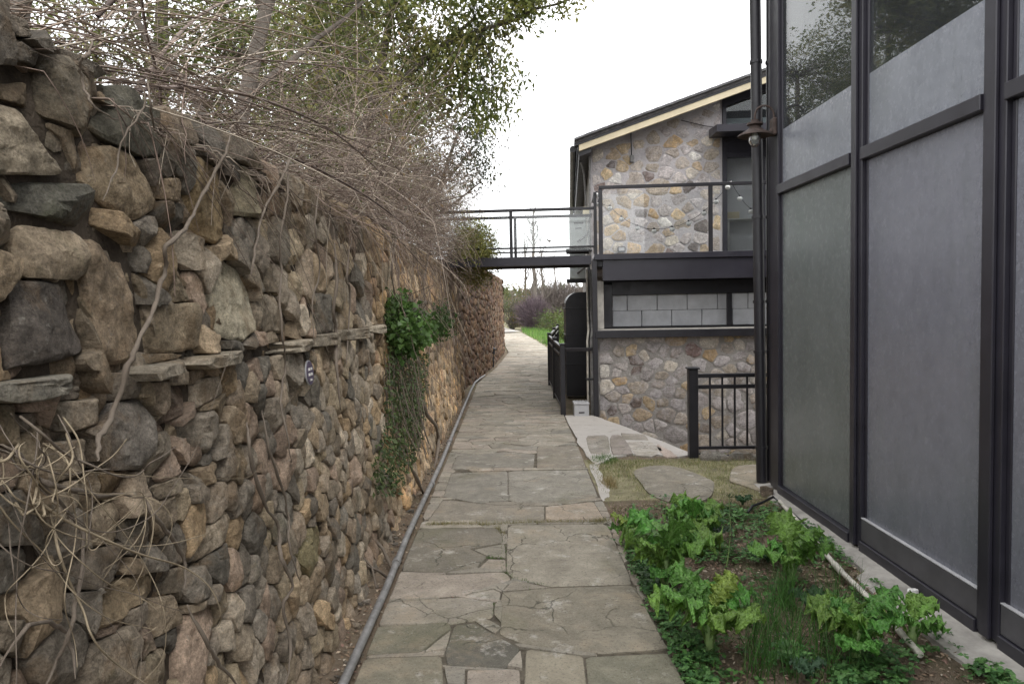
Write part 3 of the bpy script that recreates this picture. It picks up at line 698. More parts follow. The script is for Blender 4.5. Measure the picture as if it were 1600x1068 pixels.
# dark strip window in the lower storey: blocks painted grey behind a steel frame
hbd('window_recess', MT['dark_room'], house, .13, 4.4, .62, .66, 1.17, 1.93)
win = MB(); hb(win, .14, .27, .50, .56, 1.22, 1.86); hb(win, .27, 4.4, .505, .555, 1.70, 1.90); hb(win, 1.92, 1.99, .50, .56, 1.235, 1.70); hb(win, .27, 4.4, .505, .555, 1.215, 1.235)
winf = win.build('window_frame', MT['metal'], house)
rows = [(1.238, 1.47, .0), (1.472, 1.70, .21)]
for z0, z1, off in rows:
    u = .27-off
    while u < 4.3:
        a, b = max(u, .275), min(u+.43, 4.35)
        if b-a > .03: hbd('block', MT['block'], winf, a+.002, b-.002, .575+rng.uniform(0, .004), .615, z0+.001, z1-.001, bev=.005)
        u += .435
sill = MB(); hb(sill, .0, 4.4, .07, .50, 1.172, 1.212); sill.build('window_sill', MT['concrete'], house)
hbd('sill_beam', MT['metal'], house, .0, 4.4, -.02, .068, 1.10, 1.205)
# balcony
hbd('deck_edge', MT['frame'], house, .0, 4.4, -.03, UD-.01, 2.19, DECK)
hbd('deck_beam', MT['frame'], house, .115, 4.4, .0, .10, 1.90, 2.187)
hbd('deck_soffit', MT['metal'], house, .04, 4.4, .102, UD-.005, 2.10, 2.187)
hbd('corner_post', MT['metal'], house, -.035, .035, -.012, .07, -.03, 2.187)
rail = MB(); hb(rail, .075, 3.6, .0, .05, 3.17, 3.215)
railing = rail.build('balcony_rail', MT['metal'], house)
for u in (.095, 1.60, 3.1): hbd('rail_post', MT['metal'], house, u-.028, u+.028, .002, .048, DECK+.001, 3.168)
for a, b in ((.13, 1.56), (1.64, 3.06)): hbd('rail_pane', MT['glass'], house, a, b, .02, .030, DECK+.012, 3.10, bev=.0)
hb(MB(), .0, .045, .06, .90, 3.10, 3.14).build('side_rail', MT['metal'], house)
hb(MB(), .0, .045, .06, .11, DECK+.001, 3.098).build('side_rail_post', MT['metal'], house)
# balcony door, canopy, clerestory
dfr = MB(); hb(dfr, UW+.002, UW+.07, UD-.02, UD+.06, DECK, 3.97); hb(dfr, UW+.07, 4.2, UD-.02, UD+.06, 3.72, 3.80); hb(dfr, UW+.53, UW+.63, UD-.018, UD+.06, DECK, 3.72)
hb(dfr, UW+.002, UW+.06, UD-.021, UD+.06, 3.972, roofz(UW)-.02); hb(dfr, UW+.06, 4.2, UD-.02, UD+.06, 3.97, 4.03)
door = dfr.build('door_frame', MT['frame'], house)
hbd('door_pane', MT['glass'], door, UW+.072, UW+.528, UD+.012, UD+.020, DECK+.02, 3.718, bev=0)
hbd('door_pane', MT['glass'], door, UW+.632, 4.2, UD+.012, UD+.020, DECK+.02, 3.718, bev=0)
hbd('curtain', MT['door_grey'], door, UW+.06, 4.2, UD+.42, UD+.43, DECK, 4.4, bev=0)
hbd('transom_panel', MT['frame'], door, UW+.07, 4.2, UD+.0, UD+.03, 3.802, 3.968)
MB().prism(pts([(UW+.062, 4.032), (4.2, 4.032), (4.2, roofz(4.2)-.12), (UW+.062, roofz(UW)-.12)], UD+.02), -HG*.008).build('clerestory_pane', MT['facade_glass'], house)
MB().prism(pts([(UW+.062, 3.9), (4.2, 3.9), (4.2, roofz(4.2)), (UW+.062, roofz(UW))], UD+.9), HG*.05).build('clerestory_back', MT['dark_room'], house)
MB().prism(pts([(UW+.0, roofz(UW)-.119), (4.2, roofz(4.2)-.119), (4.2, roofz(4.2)), (UW, roofz(UW))], UD-.02), HG*.08).build('clerestory_head', MT['frame'], house)
can = MB(); can.prism([H(UW-.2, UD-.62, 3.98), H(UW-.2, UD-.022, 4.02), H(UW-.2, UD-.022, 4.14), H(UW-.2, UD-.62, 4.08)], HF*2.2)
can.build('door_canopy', MT['frame'], house)
# roof: shingled slope rising to the right, cream verge board, dark eaves along the left side
RH = MB(); ov = .24
def rp(u, d, t=0): return H(u, d, 3.97+.325*u+t)
RH.prism([rp(-ov, UD-.42, .036), rp(4.3, UD-.42, .036), rp(4.3, UD-.42, .08), rp(-ov, UD-.42, .08)], HG*8.6)
roof = RH.build('roof', MT['shingle'], house)
for a, b, z0, z1, d, mt, nm in ((-ov+.06, 4.3, -.09, .0, UD-.40, 'cream', 'verge_board'), (-ov, 4.32, .002, .034, UD-.41, 'metal', 'verge_trim')):
    MB().prism([rp(a, d, z0), rp(b, d, z0), rp(b, d, z1), rp(a, d, z1)], HG*.05).build(nm, MT[mt], house)
k = 0; u = -ov-.01
while u < 4.2:                                          # shingle edges stepped along the verge
    MB().prism([rp(u, UD-.46, .082), rp(u+.30, UD-.46, .088), rp(u+.30, UD-.46, .116), rp(u, UD-.46, .110)], HG*(.5)).build('shingle', MT['shingle_edge'], roof); u += .155
sh = MB(); u = -ov
while u < 4.1:
    d = UD+.05
    while d < 8.9:
        sh.add([rp(u, d, .085), rp(u+.27, d, .105), rp(u+.27, d+.29, .105), rp(u, d+.29, .085), rp(u, d, .065), rp(u, d+.29, .065)], [(0, 1, 2, 3), (0, 3, 5, 4)]); d += .3
    u += .155
sh.build('roof_shingle', MT['shingle'], roof)['kind'] = 'stuff'
MB().prism([rp(4.3, UD-.42, .06), H(8.8, UD-.42, 3.97+.06), H(8.8, UD-.42, 3.97+.14), rp(4.3, UD-.42, .14)], HG*8.6).build('far_roof_slope', MT['shingle'], house)
MB().prism([rp(-ov+.03, UD-.35, -.0), rp(0, UD-.35, .06), rp(0, UD-.35, -.16), rp(-ov+.06, UD-.35, -.16)], HG*8.4).build('eaves_soffit', MT['metal'], house)
gp = [rp(-ov-.03, UD-.3+t, -.01) for t in np.linspace(0, 8.3, 6)]; MB().tube(gp, .05, 8).build('gutter', MT['metal'], house)
MB().tube([H(-.02, UD-.05, z) for z in (2.3, 2.9, 3.5, 3.95)], .014, 6).build('wall_pipe', MT['conduit'], house)
MB().tube([H(-.07, UD+.3, 2.9), H(-.08, UD+.3, 3.3), H(-.10, UD+.2, 3.6), H(-.16, UD+.1, 3.8)], .016, 6).build('wall_cable', MT['conduit'], house)
hb(MB(), -.13, -.03, UD-.0, UD+.12, 2.93, 3.06).build('junction_box', MT['cream'], house)
# cable with a small switch dropping down the gable, small bracket lamp
q0, q1 = uz(986, 205, UD-.02), uz(987, 245, UD-.02)
m = MB().tube([H(q0[0], UD-.012, q0[1]+.12), H(q0[0], UD-.014, q0[1]-.1), H(q1[0], UD-.014, q1[1])], .009, 6)
cb = m.build('drop_cable', MT['metal'], house); hb(MB(), q1[0]-.03, q1[0]+.035, UD-.06, UD-.008, q1[1]-.09, q1[1]+.02, .01).build('cable_clamp', MT['conduit'], cb)
MB().tube([H(*q) for q in ((1.35, UD-.02, 4.30), (1.7, UD-.03, 4.2), (2.05, UD-.03, 4.14))], .006, 5).build('wall_wire', MT['metal'], house)
a = uz(971, 390, UD-.03)
wl = thing('wall_light', H(a[0], UD-.06, a[1]), 'small dark rectangular light low on the gable wall behind the balcony glass', 'wall light')
hb(MB(), a[0]-.06, a[0]+.06, UD-.07, UD-.018, a[1]-.035, a[1]+.045, .01).build('light_body', MT['metal'], wl)
hb(MB(), a[0]-.045, a[0]+.045, UD-.078, UD-.071, a[1]-.02, a[1]+.03, .002).build('light_cover', MT['boxgrey'], wl)
# white box on a table just inside the balcony door
a = uz(1144, 338, UD+.2); b_ = uz(1164, 341, UD+.2)
tb = thing('side_table', H(b_[0], UD+.24, DECK), 'white table top just inside the balcony door', 'table')
hb(MB(), a[0]-.1, b_[0]+.25, UD+.12, UD+.4, a[1]-.06, a[1]-.04).build('table_top', MT['white'], tb)
for u in (a[0]-.08, b_[0]+.2):
    for d in (UD+.14, UD+.36): hb(MB(), u, u+.03, d, d+.03, DECK, a[1]-.061).build('leg', MT['white'], tb)
bk = thing('paper_box', H(a[0], UD+.2, a[1]-.04), 'cream box on the white table inside the balcony door', 'box')
hb(MB(), a[0]-.1, a[0]+.1, UD+.15, UD+.3, a[1]-.039, a[1]+.045).build('carton', MT['cream'], bk)
hb(MB(), a[0]-.105, a[0]+.105, UD+.145, UD+.305, a[1]+.046, a[1]+.062).build('lid', MT['cream'], bk)

# string of white globe lights hung along the balcony glass
sl = thing('string_lights', H(1.2, .10, 2.7), 'string of small white globe bulbs draped in a curve across the balcony', 'string lights')
bp = [(932, 303), (935, 318), (953, 324), (971, 341), (996, 355), (1022, 360), (1050, 357), (1076, 348), (1100, 332), (1119, 314), (1137, 291), (1142, 285), (1156, 309), (1173, 329), (1186, 348)]
L3 = [on_house(x, y-3, .13) for x, y in bp]
fine = []
for p, q in zip(L3[:-1], L3[1:]):
    for t in np.linspace(0, 1, 5)[:-1]: fine.append(p+(q-p)*t-np.array([0, 0, .02*math.sin(math.pi*t)]))
MB().tube(fine+[L3[-1]], .004, 5).build('cable', MT['metal'], sl)
b0 = None
for p in L3:
    if b0 is None:
        b0 = MB().lathe(p, [(.004, -.072), (.021, -.068), (.033, -.052), (.036, -.036), (.030, -.02), (.012, -.012)], 12).build('bulb', MT['bulb'], sl, origin=p, smooth=True)
        MB().lathe(p, [(.013, -.014), (.014, .006), (.008, .012), (.0, .013)], 10).build('socket', MT['metal'], b0, origin=p, smooth=True)
    else:
        c = b0.copy(); COL.objects.link(c); c.location = Vector(p-world_loc(sl)); s_ = b0.children[0].copy(); COL.objects.link(s_); s_.parent = c

# footbridge from the balcony to the terrace
br = thing('footbridge', H(-1.2, .5, 2.2), 'dark steel footbridge with glass rails joining the balcony to the top of the stone wall', 'footbridge')
BU0 = -2.55
for d, nm in ((.06, 'beam'), (.90, 'beam')): hb(MB(), BU0, -.04, d, d+.07, 2.135, 2.262).build(nm, MT['frame'], br)
hb(MB(), BU0, -.04, .135, .895, 2.20, 2.25).build('bridge_deck', MT['wood'], br)
for d in (.075, .915):
    hb(MB(), BU0, -.0, d, d+.04, 2.90, 2.94).build('top_rail', MT['metal'], br); hb(MB(), BU0, -.0, d+.005, d+.035, 2.375, 2.40).build('bottom_rail', MT['metal'], br)
    for u in (-2.5, -1.165): hb(MB(), u-.022, u+.022, d+.0, d+.04, 2.263, 2.898).build('post', MT['metal'], br)
    for a, b in ((-2.46, -1.2), (-1.13, -.03)): hb(MB(), a, b, d+.015, d+.023, 2.402, 2.898, 0).build('glass_panel', MT['glass'], br)
lf = on_house(858, 376, .07)
lm = MB(); lm.add([lf+HF*a+HZ*b+HG*c for a, b, c in ((-.035, .02, 0), (-.01, .012, -.012), (.02, .005, -.004), (.035, -.012, -.01), (.0, -.022, -.006), (-.03, .035, -.004), (-.02, -.004, -.008))], [(0, 6, 1, 5), (6, 4, 2, 1), (4, 3, 2)])
ob = lm.build('dry_leaf', MT['bark']); props(ob, 'dead dark leaf clinging to the outside of the footbridge glass', 'leaf')

# air conditioners on the side wall
def ac(u, d, z, label):
    t = thing('air_conditioner', H(u-.2, d, z), label, 'air conditioner', 'air conditioners on the side of the stone house')
    hb(MB(), u-.34, u-.05, d, d+.72, z, z+.56, .012).build('casing', MT['ac'], t)
    hb(MB(), u-.26, u-.10, d-.006, d-.001, z+.40, z+.43).build('grille_slot', MT['metal'], t); hb(MB(), u-.24, u-.13, d-.006, d-.001, z+.32, z+.34).build('grille_slot', MT['metal'], t)
    MB().tube([H(u-.2, d-.01, z+.1), H(u-.14, d-.06, z+.14), H(u-.06, d-.06, z+.2), H(u-.01, d-.02, z+.3)], .02, 7).build('hose', MT['conduit'], t)
    hb(MB(), u-.40, u-.0, d+.05, d+.11, z-.06, z-.002).build('bracket', MT['metal'], t); hb(MB(), u-.40, u-.0, d+.6, d+.66, z-.06, z-.002).build('bracket', MT['metal'], t)
p = on_y(905, 389, HO[1]+2.2); ac(.0, 2.2, p[2]+.02, 'upper of two pale air conditioners on the side of the house, above the footbridge deck')
p = on_y(900, 435, HO[1]+3.2); ac(-.0, 3.3, p[2]-.0, 'lower of two pale air conditioners on the house side, below the footbridge beam')
# black extract duct with a rounded top beside the house
du = thing('extract_duct', (1.12, 12.75, 0), 'tall black sheet-metal duct with a rounded top standing between railing and house', 'duct')
arc = [(.92, .02), (.92, 1.56)]+[(.92+.22*(1-math.cos(a)), 1.56+.22*math.sin(a)) for a in np.linspace(.2, math.pi/2, 7)]+[(1.36, 1.78), (1.36, .02)]
MB().prism([(x, 12.5, z) for x, z in arc], (0, .45, 0)).build('duct_body', MT['metal'], du)
for z in (.55, 1.05, 1.5): MB().box(.912, 1.365, 12.49, 12.96, z, z+.02).build('seam', MT['metal'], du)
MB().tube([(1.30, 12.45, 1.78), (1.30, 12.45, 2.0), (1.34, 12.47, 2.2)], .035, 8).build('flue', MT['metal'], du)
# pipes down the corner of the house
for k, (u, mt, lab) in enumerate(((-.055, 'conduit', 'grey pipe running down the house corner just left of the black post'), (-.11, 'dirty_white', 'thin pale pipe running down the house corner by the grey pipe'))):
    p = thing('drain_pipe', H(u, .12, 0), lab, 'drainpipe')
    MB().tube([H(u, .12+.02*k, z) for z in (-.02, .4, .9, 1.05)]+[H(u+.02, .25, 1.2), H(u+.03, .9, 1.5), H(u+.03, .95, 2.1)], .022-.006*k, 8).build('pipe', MT[mt], p, smooth=True)
    hb(MB(), u-.03, u+.03, .09, .15, .5, .53).build('clip', MT['metal'], p)
# louvred grey box on the ground at the post
p0 = on_z(909, 650); x0, y0 = p0[0], p0[1]
eb = thing('utility_box', (x0, y0+.1, 0), 'light grey box with ribbed lid on the ground beside the balcony post', 'utility box')
MB().box(x0-.105, x0+.105, y0, y0+.22, -.03, .165, .006).build('box_body', MT['boxgrey'], eb); MB().box(x0-.112, x0+.112, y0-.01, y0+.23, .166, .192, .005).build('lid', MT['boxgrey'], eb)
for k in range(5): MB().box(x0-.095+k*.042, x0-.075+k*.042, y0-.005, y0+.225, .193, .2, .002).build('rib', MT['boxgrey'], eb)
MB().box(x0-.04, x0+.04, y0-.008, y0-.001, .045, .062, .002).build('handle', MT['metal'], eb)

# ------------------------------------------------------------------ railing along the right edge of the path
def bal_fence(t, p, q, h, posts, gap=.115, low=.08, posth=None, barr=.008, rails=(0, -.12)):
    p, q = np.array(p, float), np.array(q, float); L = np.linalg.norm(q-p); dr = (q-p)/L
    for k, z in enumerate(rails): MB().bar(p+HZ*(h+z), q+HZ*(h+z), .045 if k == 0 else .035, .04, bev=.003).build('rail', MT['metal'], t)
    MB().bar(p+HZ*low, q+HZ*low, .03, .03).build('rail', MT['metal'], t)
    n = int(L/gap); proto = None
    for k in range(1, n):
        c = p+dr*L*k/n
        if proto is None:
            proto = MB().box(c[0]-barr, c[0]+barr, c[1]-barr, c[1]+barr, c[2]+low+.014, c[2]+h-.016, 0).build('baluster', MT['metal'], t); z0 = proto.location.copy(); c0 = c
        else:
            b = proto.copy(); COL.objects.link(b); b.location = z0+Vector(c-c0)
rl = thing('path_railing', (.7, 10.5, 0), 'black metal railing with square posts along the right edge of the path', 'railing')
ph = .96
PT = [(.715, 10.49), (.715, 12.4), (.73, 14.4), (1.0, 17.4), (1.27, 20.4)]
for k, (x, y) in enumerate(PT):
    MB().box(x-.036, x+.036, y-.036, y+.036, -.03, ph+.05, .005).build('post', MT['metal'], rl)
    MB().box(x-.046, x+.046, y-.046, y+.046, ph+.051, ph+.068, .004).build('post_cap', MT['metal'], rl)
for a, b in zip(PT[:-1], PT[1:]): bal_fence(rl, (a[0], a[1]+.04, 0), (b[0], b[1]-.04, 0), ph, None)
MB().bar((.755, 10.49, .93), (1.13, 10.36, .945), .035, .05).build('cross_rail', MT['metal'], rl)

# ------------------------------------------------------------------ gate-like fence by the glass building
gt = thing('short_fence', (2.2, 7.53, 0), 'short black metal fence with six slim bars in front of the stone house wall', 'fence')
MB().box(1.80, 1.895, 7.48, 7.575, -.02, .90, .006).build('post', MT['metal'], gt); MB().box(1.785, 1.91, 7.465, 7.59, .901, .918, .004).build('post_cap', MT['metal'], gt)
bal_fence(gt, (1.896, 7.525, 0), (2.78, 7.50, 0), .83, None, gap=.125, low=.085, barr=.009, rails=(0, -.115))
MB().tube([(1.9, 7.5, .03), (2.0, 7.49, .01), (2.2, 7.47, .012), (2.26, 7.45, .0)], .01, 6).build('ground_rod', MT['metal'], gt)

# ------------------------------------------------------------------ pale concrete apron beside the path, with its stone inset
ap = bpy.data.objects.new('concrete_apron', None); COL.objects.link(ap); ap.location = (1.1, 9, 0); ap['kind'] = 'structure'
pl = [(.73, 10.42), (.88, 10.45), (1.13, 10.42), (1.40, 9.5), (1.88, 7.62), (1.70, 7.50), (1.35, 7.72), (1.05, 7.55), (.80, 7.2), (.76, 7.6), (.735, 8.8)]
def soft_poly(P, n, amp):
    out = []
    for (a, b), (c, d) in zip(P, P[1:]+P[:1]):
        for t in np.linspace(0, 1, n, endpoint=False): out.append((a+(c-a)*t+rng.normal(0, amp), b+(d-b)*t+rng.normal(0, amp)))
    return out
MB().prism([(x, y, -.70) for x, y in soft_poly(pl, 6, .008)][::1], (0, 0, .703)).build('concrete_slab', MT['pale_concrete'], ap)
inset = [[tuple(on_z(*q)[:2]) for q in p] for p in ([(915,681),(950,680),(954,711),(921,709)], [(952,680),(972,679),(990,711),(956,711)], [(970,677),(1007,680),(1014,688),(975,687)], [(978,690),(1017,690),(1036,703),(1020,713),(993,711)], [(1020,690),(1046,704),(1060,714),(1038,714)])]
for k, p in enumerate(inset):
    c, P = hand_radial(p, -.012, 48, .04); slab_mesh(40+k, c, P, 'paving_stone', ap, zoff=.006, th=.03, tint=[(.32, .295, .27), (.34, .30, .285), (.35, .32, .29), (.40, .37, .345), (.41, .34, .31)][k])
edge_strip = [(.735, 7.2), (.86, 7.5), (.82, 7.0), (.83, 6.5), (.80, 6.05), (.72, 5.9)]
MB().prism([(x, y, -.06) for x, y in soft_poly(edge_strip, 5, .012)], (0, 0, .052)).build('edge_fillet', MT['pale_concrete'], ap)
# stepping stones in the grass: things one could lift
st = [([(985, 735), (1010, 727), (1050, 726), (1085, 738), (1117, 752), (1113, 778), (1085, 787), (1050, 790), (1012, 770), (1000, 752)], 'large flat round-edged stepping stone in the grass beside the path', (.26, .25, .235)),
      ([(1142, 735), (1150, 727), (1200, 725), (1235, 740), (1232, 768), (1195, 772), (1160, 757), (1138, 752)], 'flat stepping stone half under the corner of the glass building', (.27, .25, .22))]
for k, (p, lab, t) in enumerate(st):
    q = [tuple(on_z(*a)[:2]) for a in p]; c, P = hand_radial(q, .0, 60, .012)
    for _ in range(5): P = (P*2+np.roll(P, 1, 0)+np.roll(P, -1, 0))/4
    o = slab_mesh(60+k, c, P, 'stepping_stone', None, zoff=.006, th=.07, tint=np.array(t)*np.array([.98, .93, .84])); props(o, lab, 'stepping stone', 'stepping stones in the grass')
for k, (x, y, s) in enumerate(((2.05, 7.38, .19), (2.28, 7.40, .2), (2.48, 7.36, .15))):
    A = np.linspace(0, 2*math.pi, 20, endpoint=False); P = np.stack([np.cos(A)*s, np.sin(A)*s*.5], 1)*(1-.25*rng.random((20, 1)))
    V, Fc = stone_geo(np.zeros(2), P, 5, .06, -.06, 5, .2, .5, .12, 9100+k)
    o = mesh_obj('boulder', np.column_stack([x+V[:, 0], y+V[:, 1], V[:, 2]]), Fc, MT['rock'], None, tint=(.26, .24, .21), sharp=35)
    props(o, ['low grey rock under the short fence, nearest its square post', 'low grey rock under the middle of the short fence', 'low grey rock under the short fence, nearest the black downpipes'][k], 'rock', 'rocks under the short fence')

# ------------------------------------------------------------------ glass-fronted building on the right
gb = thing('glass_building', (2.4, 4, 0), 'tall building front of charcoal steel frames with frosted lower panes and clear upper panes', 'building')
GXF = 2.2; GTOP = 5.4
def gbx(nm, mt, x0, x1, y0, y1, z0, z1, bev=.004, par=gb): return MB().box(x0, x1, y0, y1, z0, z1, bev).build(nm, MT[mt], par)
MULL = [(5.98, 6.26), (4.56, 4.71), (3.24, 3.40), (1.85, 2.0), (.45, .6), (-.95, -.8), (-2.3, -2.15)]
for k, (a, b) in enumerate(MULL):
    gbx('mullion', 'frame', GXF-.035, GXF+.11, a, b-(.1 if k == 0 else .0), .03, GTOP)
    if k: gbx('mullion_cap', 'frame', GXF-.055, GXF-.036, a+.045, b-.045, .03, GTOP)
gbx('corner_stud', 'metal', GXF-.02, GXF+.09, 6.161, 6.235, .03, GTOP)
for (a, _), (_, b) in zip(MULL[:-1], MULL[1:]):
    y0, y1 = b+.002, a-.002
    gbx('transom', 'frame', GXF-.05, GXF+.08, y0, y1, 2.44, 2.515); gbx('bottom_rail', 'frame', GXF-.045, GXF+.09, y0, y1, .0, .075)
    for z0, z1 in ((.077, 2.438), (2.517, GTOP)):
        fr_ = gbx('glazing_bead', 'frame', GXF-.012, GXF+.02, y0, y0+.03, z0, z1); gbx('glazing_bead', 'frame', GXF-.012, GXF+.02, y1-.03, y1, z0, z1)
        gbx('pane', 'facade_glass', GXF+.0, GXF+.008, y0+.031, y1-.031, z0+.002, z1-.002, 0)
    first = a > 5
    gbx('film', 'film_green' if first else 'film', GXF-.006, GXF-.002, y0+.031, y1-.031, .08, 2.437, 0)
    gbx('film_band', 'film_band', GXF-.006, GXF-.002, y0+.031, y1-.031, 2.518, 2.95, 0)
    gbx('blind', 'blind', GXF+.03, GXF+.036, y0, y1, 3.42, GTOP, 0); gbx('blind_hem', 'white', GXF+.028, GXF+.038, y0, y1, 3.405, 3.419, 0)
    if not first:
        gbx('kick_plate', 'kick', GXF-.03, GXF-.008, y0, y1, .076, .215); gbx('kick_trim', 'boxgrey', GXF-.032, GXF-.008, y0, y1, .216, .222, .001)
gbx('room_floor', 'concrete', GXF+.12, 7.5, -2.3, 6.05, -.05, .02); gbx('room_back', 'dark_room', 7.4, 7.5, -2.3, 6.05, .03, GTOP)
gbx('end_wall', 'frame', GXF+.12, 7.5, 6.06, 6.24, -.05, GTOP); gbx('room_ceiling', 'dark_room', GXF+.12, 7.5, -2.3, 6.05, GTOP-.12, GTOP-.01)
gbx('roof', 'frame', GXF-.25, 7.7, -2.5, 6.45, GTOP+.002, GTOP+.16)
kb = bpy.data.objects.new('building_kerb', None); COL.objects.link(kb); kb.location = (2.1, 3, 0); kb['kind'] = 'structure'
kv = []
yy = np.linspace(-2, 6.3, 90); prof = [(-.16, -.12), (-.15, -.005), (-.12, .012), (.05, .014)]
for y in yy:
    for x, z in prof: kv.append((GXF+x+.012*vnoise(np.array([[y*7, x*9, 1.]]))[0]*(x < 0)-(.10 if y < 4.2 else 0)*(x < -.1), y, z+.006*vnoise(np.array([[y*5, x*20, 4.]]))[0]*(x < 0)))
n4 = len(prof); m = MB(); m.add(kv, [(i*n4+k, (i+1)*n4+k, (i+1)*n4+k+1, i*n4+k+1) for i in range(len(yy)-1) for k in range(n4-1)])
m.build('kerb_strip', MT['concrete'], kb)
# downpipes strapped to the corner
def dpipe(x, y, r, lean, label, z1=5.5):
    t = thing('downpipe', (x, y, 0), label, 'downpipe', 'downpipes at the corner of the glass building')
    MB().tube([(x-lean*z/5, y, z) for z in np.linspace(.02, z1, 9)], r, 14).build('pipe', MT['metal'], t, smooth=True, sharp=50)
    for z in (.32, 1.15, 1.58, 2.3, 3.6): MB().tube([(x-lean*z/5, y, z-.012), (x-lean*z/5, y, z+.012)], r+.008, 14).build('strap', MT['metal'], t)
dpipe(2.150, 6.33, .046, .06, 'black downpipe leaning slightly, leftmost of the pair at the corner of the glass building')
dpipe(2.228, 6.35, .028, .0, 'slimmer black downpipe next to the corner frame of the glass building')
# rusty gooseneck lamp
ln = thing('wall_lantern', (2.16, 6.02, 2.95), 'rusty wall lantern on a curved arm with a wide shade and glass jar', 'lantern')
lc = np.array([2.0, 6.04, 2.965]); s0 = np.array([2.155, 6.04, 3.0])
MB().box(2.135, 2.166, 5.99, 6.09, 2.92, 3.06, .01).build('wall_plate', MT['rust'], ln)
an = np.linspace(0, math.pi, 12); mid = (lc[0]+s0[0])/2; rr = (s0[0]-lc[0])/2
MB().tube([(s0[0]-.01, 6.04, 2.99)]+[(mid+rr*math.cos(a), 6.04, 3.08+rr*1.05*math.sin(a)) for a in an]+[(lc[0], 6.04, 3.03)], .009, 8).build('arm', MT['rust'], ln, smooth=True)
MB().tube([(s0[0], 6.04, 2.98), (s0[0]-.03, 6.04, 2.945)], .02, 8).build('arm_socket', MT['rust'], ln)
MB().lathe(lc, [(.0, .085), (.03, .085), (.032, .065), (.062, .06), (.064, .045), (.04, .035), (.045, .02), (.08, -.005), (.132, -.035), (.136, -.045), (.128, -.043), (.075, -.015), (.0, -.005)], 28).build('shade', MT['rust'], ln, smooth=True, sharp=50)
MB().lathe(lc, [(.048, -.01), (.048, -.08), (.042, -.105), (.025, -.122), (.0, -.126)], 18).build('glass_jar', MT['lamp_glass'], ln, smooth=True)
MB().lathe(lc, [(.0, -.075), (.018, -.07), (.026, -.05), (.015, -.02), (.0, -.012)], 12).build('bulb', MT['bulb'], ln, smooth=True)
for k in range(4):
    a = k*math.pi/2+.5; MB().tube([lc+np.array([.053*math.cos(a), .053*math.sin(a), -.02]), lc+np.array([.053*math.cos(a), .053*math.sin(a), -.08]), lc+np.array([.03*math.cos(a), .03*math.sin(a), -.125]), lc+np.array([0, 0, -.133])], .0035, 5).build('cage_wire', MT['rust'], ln)

# ------------------------------------------------------------------ conduits on the ground, plaque, garden spike lamp
pp = [(-.735, y) for y in (-1, .5, 2, 3.06, 4, 5, 6, 7.2, 8.2)]+[(-.75, 9), (-.755, 10.5), (-.765, 12), (-.775, 13.6), (-.76, 14.8), (-.70, 15.6), (-.62, 16.2)]
cp = thing('ground_conduit', (-.735, 6, .03), 'long grey conduit lying along the left edge of the path', 'conduit')
cv = [(x+.007*math.sin(y*2.1), y, .034+.006*math.sin(y*1.3)) for x, y in pp]; MB().tube(cv, .021, 10).build('pipe', MT['conduit'], cp, smooth=True, sharp=60)
for y in (2.6, 4.45, 6.4, 8.4, 10.8):
    x = np.interp(y, [p[1] for p in pp], [p[0] for p in pp])+.007*math.sin(y*2.1); MB().tube([(x, y-.035, .035), (x, y+.035, .035)], .026, 10).build('coupling', MT['conduit'], cp, smooth=True, sharp=60)
wp = thing('white_pipe', (2.0, 4.5, .05), 'thin white pipe lying along the foot of the glass building', 'pipe')
a, b, c = on_z(1218, 783, .03), on_z(1310, 888, .03), on_z(1438, 1022, .03)
MB().tube([a, (a+b)/2+np.array([0, 0, .01]), b-(b-a)*.02], .0155, 10).build('pipe_length', MT['dirty_white'], wp, smooth=True, sharp=60)
MB().tube([b, (b+c)/2+np.array([.01, 0, .006]), c], .0155, 10).build('pipe_length', MT['dirty_white'], wp, smooth=True, sharp=60)
MB().tube([b-(b-a)*.05, b+(c-b)*.05], .02, 10).build('pipe_joint', MT['dirty_white'], wp, smooth=True, sharp=60)
hs_ = thing('black_hose', (2.05, 6.1, .03), 'black hose curling from the downpipe to the foot of the glass front', 'hose')
MB().tube([on_z(1168, 800, .02), on_z(1176, 790, .05), on_z(1190, 785, .05), on_z(1208, 776, .03), on_z(1216, 782, .03), on_z(1250, 812, .03), on_z(1300, 858, .03)], .010, 8).build('hose_length', MT['metal'], hs_, smooth=True)
pc = on_wall(484, 582, .035)
pq = thing('wall_plaque', pc, 'small round purple plaque with pale characters fixed to the stone wall', 'plaque')
ey, ez = np.array([0, 1., 0]), np.array([-.065, 0, 1.]); ex = np.array([1., 0, .065])
disk = lambda r, x0, x1, n=36: MB().prism([pc+ex*x0+r*(math.cos(a)*ey+math.sin(a)*ez) for a in np.linspace(0, 2*math.pi, n, endpoint=False)], ex*(x1-x0))
disk(.055, -.006, .0).build('plate', MT['boxgrey'], pq); disk(.051, .0005, .003).build('face', MT['purple'], pq)
def glyph(cy, cz, s, k):
    r_ = random.Random(k); m = MB()
    for z in (-.42, -.05, .35): m.frame_box(pc+ex*.0035+ey*(cy-s*.45)+ez*(cz+z*s), ey*s*.9, ez*s*.14, ex*.001, 0)
    for y in (r_.uniform(-.4, -.1), r_.uniform(.1, .36)): m.frame_box(pc+ex*.0046+ey*(cy+y*s)+ez*(cz-s*.45), ey*s*.13, ez*s*.9, ex*.001, 0)
    m.frame_box(pc+ex*.0046+ey*(cy-s*.1)+ez*(cz-s*.2), ey*s*.5, ez*s*.13, ex*.001, 0); return m
k = 0
for cz, row, s in ((.016, (-.029, -.0145, .007, .0215), .012), (-.007, (-.029, -.0145, .007, .0215), .012), (-.031, (-.010, .0, .010), .0085)):
    for cy in row: glyph(cy, cz, s, k).build('character', MT['white'], pq); k += 1
q = on_z(771, 572); sp = thing('garden_lamp', q, 'small black post lamp at the foot of the rubble wall', 'garden lamp')
